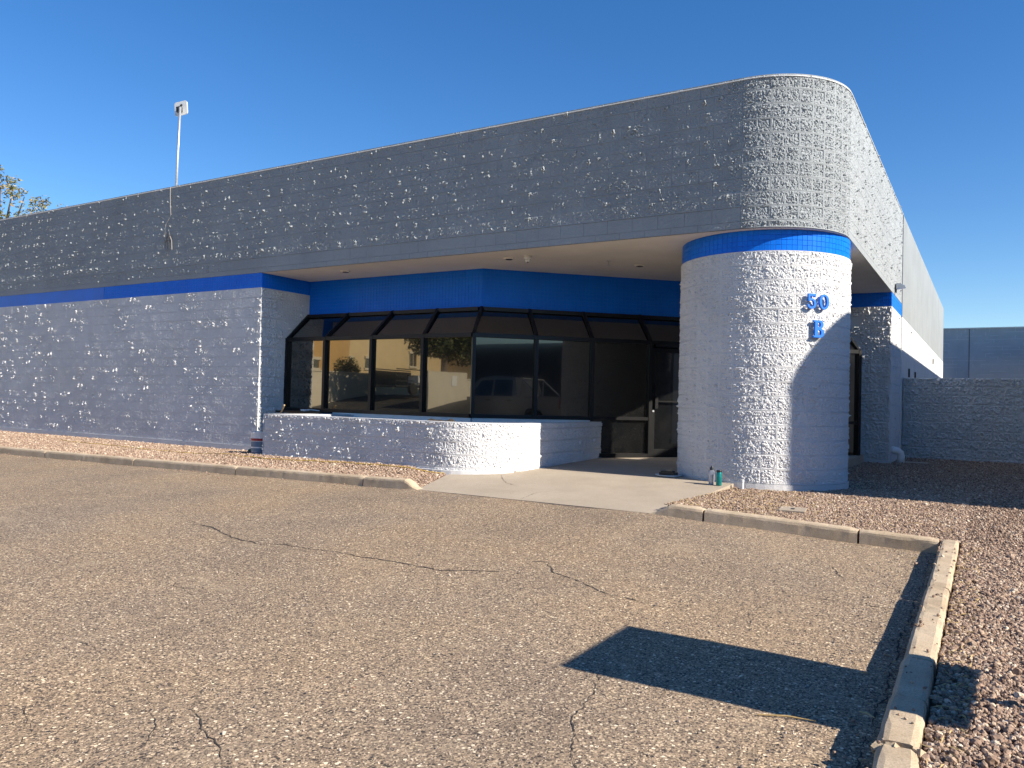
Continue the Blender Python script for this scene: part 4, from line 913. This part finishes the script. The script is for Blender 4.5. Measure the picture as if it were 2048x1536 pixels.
mb.tube([(-12.98, FY - 0.05, 4.25), (-12.99, FY - 0.05, 4.14), (-12.9, FY - 0.05, 4.08), (-12.78, FY - 0.05, 4.12), (-12.74, FY - 0.05, 4.22)], 0.006, 5); place(mb.build('loop', MAT['cable'], cb))

# ------------------------------------------------------------------ sign post (outside the frame; its shadow lies on the asphalt)
sg = tag(empty('post_sign', (4.05, -8.14, -0.2)), 'flat metal sign panel on a thin post in the gravel', 'sign')
mb = MB(); mb.box((-0.006, -0.44, 0.70), (0.006, 0.44, 1.83)); mb.build('panel', MAT['white_paint'], sg)
mb = MB(); mb.tube([(0, 0, -0.2), (0, 0, 0.70)], 0.025, 10); mb.build('post', MAT['metal'], sg)

# ------------------------------------------------------------------ trees
def leafy(name, loc, blobs, nleaf, size, mats, label, trunk, group=None, limbs=None):
    t = tag(empty(name, loc), label, 'tree', group)
    mb = MB(); mb.tube(trunk, [0.22 * (1 - 0.12 * i) for i in range(len(trunk))], 10)
    for lm in (limbs or []): mb.tube(lm, [0.10 - 0.085 * i / (len(lm) - 1) for i in range(len(lm))], 6)
    mb.build('trunk', MAT['bark'], t)
    V = []; mi = []
    ws = np.array([b[3] ** 2 for b in blobs]); ws = ws / ws.sum()
    for i in range(nleaf):
        b = blobs[rng.choice(len(blobs), p=ws)]; d = rng.normal(size=3); d /= np.linalg.norm(d); r = b[3] * rng.uniform(0.15, 1) ** 0.6
        p = np.array(b[:3]) + d * r * np.array([1, 1, 0.75]); a = rng.normal(size=3); a /= np.linalg.norm(a); c = np.cross(a, rng.normal(size=3)); c /= np.linalg.norm(c)
        s_ = size * rng.uniform(0.6, 1.4); a = a * s_; c = c * s_ * 0.42
        V += [p - a, p + c, p + a, p - c]; mi.append(0 if rng.random() < 0.6 else 1)
    V = np.array(V); Q = np.arange(len(V)).reshape(-1, 4)
    o = mk_quads('crown', V, Q, [MAT[m] for m in mats], t, mi)
    return t
# the tree above the far left roof edge: clumps on open limbs
bl = [];
lims = []
for k in range(26):
    a = rng.uniform(0, 2 * math.pi); el = rng.uniform(0.05, 1.3); r = rng.uniform(1.6, 4.4)
    e = np.array([r * math.cos(a) * math.cos(el), r * math.sin(a) * math.cos(el), 5.6 + 3.6 * math.sin(el) * r / 4.2])
    lims.append([(0, 0, 4.2), tuple(np.array([0, 0, 4.8]) * 0.55 + e * 0.45 + rng.normal(0, 0.15, 3)), tuple(e)])
    for j in range(4): q = e + rng.normal(0, 0.42, 3); bl.append((*q, rng.uniform(0.18, 0.5)))
for e in [(3.4, -0.6, 7.55), (3.9, -0.5, 7.9), (3.2, -0.5, 8.35), (2.6, -0.6, 8.75), (2.2, -0.5, 7.9), (4.15, -0.5, 7.25), (1.5, -0.5, 9.0), (1.0, -0.4, 8.4), (0.9, -0.5, 9.4), (1.7, -0.5, 7.6)]:
    lims.append([(0, 0, 5.0), tuple(np.array([0, 0, 5.0]) * 0.5 + np.array(e) * 0.5), e])
    for j in range(3): q = np.array(e) + rng.normal(0, 0.2, 3); bl.append((*q, rng.uniform(0.12, 0.36)))
leafy('mesquite_tree', (-30.4, 3.2, -0.3), bl, 11000, 0.062, ['leafA', 'leafB'], 'sparse olive and yellow tree rising over the far left roof edge', [(0, 0, -0.5), (0.1, 0, 2), (0.0, 0, 4.2), (0.1, 0, 5.2)], None, lims)

# ------------------------------------------------------------------ what the windows mirror: the far side of the lot
ap = tag(empty('apartment_building', (-41, -38, 0)), 'tan stucco apartment block with small trimmed windows across the lot', 'building'); off = Vector((41, 38, 0))
for a, b_, m in [((-52, -60, 0), (-40, -33.4, 10.5), 'stucco_tan'), ((-52, -33.4, 0), (-38.6, -24.5, 9.5), 'stucco_ochre'), ((-50, -70, 0), (-36.5, -47.0, 11.5), 'stucco_tan')]:
    mb = MB(); mb.box(a, b_); place(mb.build('wall', MAT[m], ap))
def win(x, y, z, w_, h_):
    mb = MB(); mb.box((x, y - w_ / 2 - 0.12, z + h_ / 2), (x + 0.12, y + w_ / 2 + 0.12, z + h_ / 2 + 0.2)); mb.box((x, y - w_ / 2 - 0.08, z - h_ / 2 - 0.16), (x + 0.1, y + w_ / 2 + 0.08, z - h_ / 2)); mb.box((x, y - 0.03, z - h_ / 2), (x + 0.05, y + 0.03, z + h_ / 2))
    f = place(mb.build('window', MAT['lotwall'], ap)); mb = MB(); mb.box((x - 0.02, y - w_ / 2, z - h_ / 2), (x + 0.02, y + w_ / 2, z + h_ / 2)); g = mb.build('pane', MAT['glass_dark'], f)
for y, z, ww, hh in [(-34.6, 3.7, 1.2, 0.75), (-37.2, 3.75, 0.9, 0.75), (-42.9, 4.35, 1.0, 1.1), (-34.6, 7.2, 1.2, 1.0), (-38.0, 7.2, 1.2, 1.0), (-43, 7.4, 1.2, 1.0)]: win(-40.0, y, z, ww, hh)
win(-38.6, -29.6, 3.35, 1.2, 0.6); win(-36.5, -50.0, 4.6, 0.9, 1.2)
lw = tag(empty('perimeter_wall', (-30, -30, 0.5)), 'long cream block wall along the far side of the lot', 'wall'); off = Vector((30, 30, -0.5))
mb = MB(); mb.box((-30.2, -39, -1), (-30, -14, 2.45)); place(mb.build('wall_panel', MAT['lotwall'], lw)); mb = MB(); mb.box((-30.25, -39, 2.452), (-29.95, -14, 2.52)); place(mb.build('coping', MAT['lotwall'], lw))
for y in (-20, -24.5, -29): mb = MB(); mb.beam((-29.95, y, 2.0), (-29.95, y, 3.1), 0.05, 0.05); place(mb.build('fence_post', MAT['darkmetal'], lw))
ew_ = tag(empty('enclosure_wall', (-22, -23.4, 0.6)), 'cream end wall with a white notice beside the dark tree', 'wall'); off = Vector((22, 23.4, -0.6))
mb = MB(); mb.box((-22.2, -25.2, -0.5), (-22.0, -21.6, 2.5)); place(mb.build('wall_panel', MAT['lotwall'], ew_)); mb = MB(); mb.box((-21.995, -24.2, 1.75), (-21.97, -23.7, 2.3)); place(mb.build('notice_board', MAT['pvc'], ew_))
tl = tag(empty('utility_trailer', (-26.6, -25.2, 1.2)), 'dark mesh sided trailer with a white box at its front', 'trailer')
mb = MB(); mb.box((-1.0, -1.9, 0.45), (1.0, 1.9, 0.55))
for y in np.linspace(-1.9, 1.9, 7):
    for x in (-1, 1): mb.beam((x, y, 0.5), (x, y, 1.5), 0.05, 0.05)
for z in (0.8, 1.1, 1.48):
    for x in (-1, 1): mb.beam((x, -1.9, z), (x, 1.9, z), 0.04, 0.06)
mb.box((-1, -1.9, 0.55), (-0.95, 1.9, 1.4)); mb.build('bed', MAT['darkmetal'], tl)
mb = MB(); mb.box((0.6, -0.9, 0.7), (1.35, 0.3, 1.15)); mb.build('tool_box', MAT['pvc'], tl)
for y in (-0.5, 0.5): mb = MB(); mb.tube([(1.02, y, 0.32), (1.22, y, 0.32)], 0.32, 18); mb.build('wheel', MAT['rubber'], tl)
leafy('small_tree', (-31.5, -25.6, 0.5), [(0, 0, 2.4, 0.9), (0.2, 0.6, 2.0, 0.6), (0, -0.5, 2.1, 0.6)], 1500, 0.10, ['leafA', 'leafC'], 'small bushy tree showing over the cream wall', [(0, 0, -0.5), (0, 0, 1.8)])
leafy('large_tree', (-24.4, -26.2, 0.6), [(0, 0, 4.4, 2.2), (0.3, 1.8, 3.9, 1.6), (0, -2.0, 4.0, 2.2), (0.5, 1, 5.8, 1.9), (0, -2.6, 6.0, 2.0), (0, 2.9, 4.8, 1.2), (0.2, -4.4, 4.0, 2.0)], 9000, 0.16, ['leafC', 'leafA'], 'large dark tree behind the enclosure wall', [(0, 0, -0.5), (0, 0, 3.0)])
db = tag(empty('office_building', (15, -18, 0)), 'low dark block office building beyond the neighbouring lot', 'building'); off = Vector((-15, 18, 0))
mb = MB(); mb.box((11.2, -34, -1), (20, -2.2, 3.25)); place(mb.build('wall', MAT['darkwall'], db)); mb = MB(); mb.box((11.15, -34.05, 3.255), (20.05, -2.15, 3.4)); place(mb.build('coping', MAT['darkwall'], db))

# pickup truck on the neighbour's lot
tk = tag(empty('pickup_truck', (7.2, -7.35, 0.0)), 'silver crew cab pickup truck parked on the neighbouring lot', 'truck')
def loft(mb, secs, m=0):
    n = len(secs[0][1]); V = []; F = []
    for x, sec in secs: V += [(x, y, z) for y, z in sec]
    for i in range(len(secs) - 1):
        for k in range(n): F.append((i * n + k, i * n + (k + 1) % n, (i + 1) * n + (k + 1) % n, (i + 1) * n + k))
    F.append(tuple(range(n - 1, -1, -1))); F.append(tuple(range((len(secs) - 1) * n, len(secs) * n))); mb.add(V, F, m)
# side outline in (y, z), nose to -y; extruded over the width with inset at the top
side = [(-2.70, 0.45), (-2.74, 0.75), (-2.62, 1.02), (-1.45, 1.13), (-0.62, 1.82), (0.0, 1.90), (0.78, 1.86), (0.95, 1.22), (2.62, 1.20), (2.66, 0.55), (2.05, 0.5), (1.9, 0.75), (1.6, 0.84), (1.3, 0.75), (1.15, 0.45), (-1.3, 0.45), (-1.45, 0.75), (-1.75, 0.84), (-2.05, 0.75), (-2.2, 0.45)]
ins = lambda z: 0.0 if z < 1.2 else 0.22 * (z - 1.15)
mb = MB(); loft(mb, [(-0.93, [(y, z) for y, z in side]), (0.93, [(y, z) for y, z in side])])
mb.V = [(x * (1 - ins(z)), y, z) for x, y, z in mb.V]; mb.build('truck_body', MAT['truck'], tk)
for sx in (-1, 1):
    for y in (-1.75, 1.6):
        mb = MB(); mb.tube([(sx * 0.74, y, 0.37), (sx * 0.95, y, 0.37)], 0.37, 24); wv = mb.build('wheel', MAT['rubber'], tk); mb = MB(); mb.tube([(sx * 0.945, y, 0.37), (sx * 0.965, y, 0.37)], 0.22, 16); mb.build('rim', MAT['metal'], wv)
    for quad, nm in [([(-0.95, 1.20), (-0.08, 1.20), (-0.08, 1.76), (-0.56, 1.74)], 'side_window'), ([(0.0, 1.20), (0.74, 1.20), (0.70, 1.76), (0.0, 1.77)], 'side_window')]:
        mb = MB(); V = [(sx * (0.93 * (1 - ins(z)) + 0.006), y, z) for y, z in quad] + [(sx * (0.93 * (1 - ins(z)) - 0.01), y, z) for y, z in quad]
        mb.add(V, [(0, 1, 2, 3), (7, 6, 5, 4), (0, 4, 5, 1), (1, 5, 6, 2), (2, 6, 7, 3), (3, 7, 4, 0)]); mb.build(nm, MAT['glass_dark'], tk)
    mb = MB(); mb.box((sx * 0.9 - 0.04, 2.60, 0.80), (sx * 0.9 + 0.04, 2.68, 1.14)); mb.build('tail_light', MAT['redlens'], tk)
    for y in (-0.3, 0.55): mb = MB(); mb.box((sx * 0.94 - 0.012, y, 1.03), (sx * 0.94 + 0.012, y + 0.18, 1.07)); mb.build('door_handle', MAT['black'], tk)
mb = MB(); mb.tube([(-0.8, 1.0, 1.22), (-0.75, 1.05, 1.82), (0.75, 1.05, 1.82), (0.8, 1.0, 1.22)], 0.03, 8); mb.tube([(-0.75, 1.05, 1.8), (-0.8, 1.7, 1.24)], 0.03, 8); mb.tube([(0.75, 1.05, 1.8), (0.8, 1.7, 1.24)], 0.03, 8); mb.build('roll_bar', MAT['metal'], tk)

# ------------------------------------------------------------------ gravel and litter
def stone_nodes(name, mat, disp, zs_, seeds=6, subdiv=2):
    g = bpy.data.node_groups.new(name, 'GeometryNodeTree'); g.interface.new_socket('Geometry', in_out='INPUT', socket_type='NodeSocketGeometry'); g.interface.new_socket('Geometry', in_out='OUTPUT', socket_type='NodeSocketGeometry')
    nd = g.nodes; gi = nd.new('NodeGroupInput'); go = nd.new('NodeGroupOutput'); jn = nd.new('GeometryNodeGeometryToInstance')
    for s_ in range(seeds):
        ic = nd.new('GeometryNodeMeshIcoSphere'); ic.inputs['Radius'].default_value = 1.0; ic.inputs['Subdivisions'].default_value = subdiv
        nz = nd.new('ShaderNodeTexNoise'); nz.noise_dimensions = '4D'; nz.inputs['W'].default_value = 7.3 * s_ + 1; nz.inputs['Scale'].default_value = 1.3; nz.inputs['Detail'].default_value = 2
        vm = nd.new('ShaderNodeVectorMath'); vm.operation = 'SUBTRACT'; vm.inputs[1].default_value = (0.5, 0.5, 0.5); g.links.new(nz.outputs['Color'], vm.inputs[0])
        vs = nd.new('ShaderNodeVectorMath'); vs.operation = 'SCALE'; vs.inputs['Scale'].default_value = disp; g.links.new(vm.outputs[0], vs.inputs[0])
        sp = nd.new('GeometryNodeSetPosition'); g.links.new(ic.outputs[0], sp.inputs['Geometry']); g.links.new(vs.outputs[0], sp.inputs['Offset'])
        tf = nd.new('GeometryNodeTransform'); tf.inputs['Scale'].default_value = (1.0, 0.72 + 0.06 * s_, zs_); g.links.new(sp.outputs[0], tf.inputs['Geometry'])
        sm = nd.new('GeometryNodeSetMaterial'); sm.inputs['Material'].default_value = mat; g.links.new(tf.outputs[0], sm.inputs['Geometry']); g.links.new(sm.outputs[0], jn.inputs[0])
    ip = nd.new('GeometryNodeInstanceOnPoints'); g.links.new(gi.outputs[0], ip.inputs['Points']); g.links.new(jn.outputs[0], ip.inputs['Instance']); ip.inputs['Pick Instance'].default_value = True
    ra = nd.new('GeometryNodeInputNamedAttribute'); ra.data_type = 'FLOAT_VECTOR'; ra.inputs['Name'].default_value = 'rot'
    sa = nd.new('GeometryNodeInputNamedAttribute'); sa.data_type = 'FLOAT'; sa.inputs['Name'].default_value = 'scl'
    g.links.new(ra.outputs['Attribute'], ip.inputs['Rotation']); g.links.new(sa.outputs['Attribute'], ip.inputs['Scale'])
    g.links.new(ip.outputs[0], go.inputs[0]); return g
def scatter(name, P, scl, rot, grp, mat):
    me = bpy.data.meshes.new(name); me.vertices.add(len(P)); me.vertices.foreach_set('co', np.asarray(P, np.float32).ravel())
    a = me.attributes.new('scl', 'FLOAT', 'POINT'); a.data.foreach_set('value', np.asarray(scl, np.float32))
    a = me.attributes.new('rot', 'FLOAT_VECTOR', 'POINT'); a.data.foreach_set('vector', np.asarray(rot, np.float32).ravel())
    me.materials.append(mat); me.update(); o = bpy.data.objects.new(name, me); link(o); md = o.modifiers.new('stones', 'NODES'); md.node_group = grp; return stuff(o)
GS = stone_nodes('gravel_nodes', MAT['stone'], 1.45, 0.66); GG = stone_nodes('grit_nodes', MAT['grit'], 0.9, 0.7, 4, 1)
def pts_in(x0, x1, y0, y1, dens):
    n = int((x1 - x0) * (y1 - y0) * dens); return np.stack([rng.uniform(x0, x1, n), rng.uniform(y0, y1, n)], 1)
def stones(P, zf, mean, name, grp=GS, mat=MAT['stone'], sink=0.25, flat=0.5):
    n = len(P); s_ = mean * rng.lognormal(0, 0.32, n); Z = zf(P[:, 0], P[:, 1]) + s_ * (rng.uniform(-0.2, 0.75, n) - sink)
    rot = np.stack([rng.normal(0, flat, n), rng.normal(0, flat, n), rng.uniform(0, 6.28, n)], 1)
    return scatter(name, np.column_stack([P, Z]), s_, rot, grp, mat)
def keep_left(P):
    x, y = P.T; slab_l = -3.64 - (y + 3.83) * 0.36
    inpl = (x > -8.3) & (y > PF - 0.01) & (x < PCX) | ((x >= PCX) & ((x - PCX) ** 2 + (y - PCY) ** 2 < 1.22 ** 2)) | ((x > PCX) & (y > PCY))
    return P[(x < slab_l - 0.01) & ~inpl & ((y < FY - 0.02) | (x > -9.7))]
L = keep_left(np.concatenate([pts_in(-22, -3.3, -3.67, -1.3, 1900), pts_in(-9.7, -8.3, -1.4, -0.7, 900)]))
stones(L, gz, 0.0115, 'gravel')
def keep_right(P):
    x, y = P.T; sr = -0.20 + (y + 3.83) * 0.058
    return P[(x > sr + 0.01) & (x ** 2 + y ** 2 > 1.275 ** 2) & ~((y > 0) & (x < 0.70)) & ~((y > 5.8) & (x < 1.25)) & (y < 8.4) & ~((np.abs(x - 1.09) < 0.12) & (np.abs(y + 2.93) < 0.17))]
Rr = keep_right(np.concatenate([pts_in(-0.4, 2.8, -3.67, -0.2, 3400), pts_in(0.9, 5.4, -3.67, 2.0, 2000), pts_in(0.6, 5.3, 2.0, 8.4, 900)]))
stones(Rr, gz, 0.0090, 'gravel')
I = np.concatenate([pts_in(2.79, 3.75, -12.0, -3.62, 4800), pts_in(3.75, 5.4, -12.0, -3.62, 2200)]); stones(I, gz, 0.0098, 'gravel')
G = pts_in(-3, 2.55, -11.5, -4.0, 260); stones(G, zs, 0.0042, 'loose_grit', GG, MAT['grit'], 0.1)
G2 = pts_in(2.2, 2.58, -11.0, -3.95, 900); stones(G2, zs, 0.0045, 'loose_grit', GG, MAT['grit'], 0.1)
SP = np.concatenate([np.column_stack([np.where(rng.random(170) < 0.5, 2.60 - rng.exponential(0.10, 170), 2.62 + rng.uniform(0, 0.15, 170)), rng.uniform(-11, -3.9, 170)]), np.column_stack([rng.uniform(-20, -3.8, 220), -3.86 - rng.exponential(0.12, 220)])])
def spill_z(x, y): return np.where(x > 2.61, za(x, y) + 0.134, zs(x, y))
stones(SP, spill_z, 0.0075, 'stray_stones', GS, MAT['stone'], -0.3)
# dry straw and leaf litter on the gravel by the column and kerb
V = []; 
def blade(x, y, z, L_, w_):
    a = rng.uniform(0, 6.28); t = rng.normal(0, 0.25); dx, dy, dz = math.cos(a) * L_, math.sin(a) * L_, t * L_; px, py = -math.sin(a) * w_, math.cos(a) * w_
    V.extend([(x - dx, y - dy, z - dz * 0.5 + 0.004), (x + px, y + py, z + 0.010), (x + dx, y + dy, z + abs(dz) + 0.004), (x - px, y - py, z + 0.007)])
for x, y in keep_right(pts_in(-0.3, 2.7, -3.62, -1.2, 380)):
    if rng.random() < 0.35 + 0.65 * (x < 1.0): blade(x, y, float(gz(x, y)) + 0.008, rng.uniform(0.008, 0.026), rng.uniform(0.002, 0.006))
for x, y in pts_in(2.79, 2.95, -11, -3.7, 380): blade(x, y, float(gz(x, y)) + 0.008, rng.uniform(0.01, 0.04), rng.uniform(0.0015, 0.004))
for x, y in pts_in(2.42, 2.6, -11, -4, 40): blade(x, y, float(zs(x, y)) + 0.002, rng.uniform(0.01, 0.035), rng.uniform(0.0015, 0.004))
V = np.array(V); stuff(mk_quads('dry_straw', V, np.arange(len(V)).reshape(-1, 4), MAT['straw']))
# twigs on the asphalt by the kerb
for p, q, lab in [((2.10, -8.62), (2.34, -8.55), 'long dry twig lying in the sign shadow near the kerb'), ((2.49, -8.32), (2.56, -8.36), 'short pale twig lying against the kerb foot')]:
    mb = MB(); a = Vector((*p, float(zs(*p)) + 0.008)); b_ = Vector((*q, float(zs(*q)) + 0.010)); m_ = (a + b_) / 2 + Vector((0.0, 0.012, 0.004)); mb.tube([a, m_, b_], [0.003, 0.0045, 0.002], 6); tag(mb.build('twig', MAT['straw']), lab, 'twig')
MAT['orange'] = simple('orange_leaf', (0.50, 0.13, 0.04), 0.6)
for (x, y), lab in [((0.35, -9.40), 'small orange dry leaf lying on the open asphalt'), ((0.60, -8.2), 'tiny dark red leaf on the asphalt nearer the crack')]:
    mb = MB(); z = float(zs(x, y)); mb.add([(x - 0.012, y, z + 0.003), (x, y - 0.006, z + 0.005), (x + 0.012, y, z + 0.009), (x, y + 0.006, z + 0.007)], [(0, 1, 2, 3)]); o = mb.build('fallen_leaf', MAT['orange']); tag(o, lab, 'leaf')
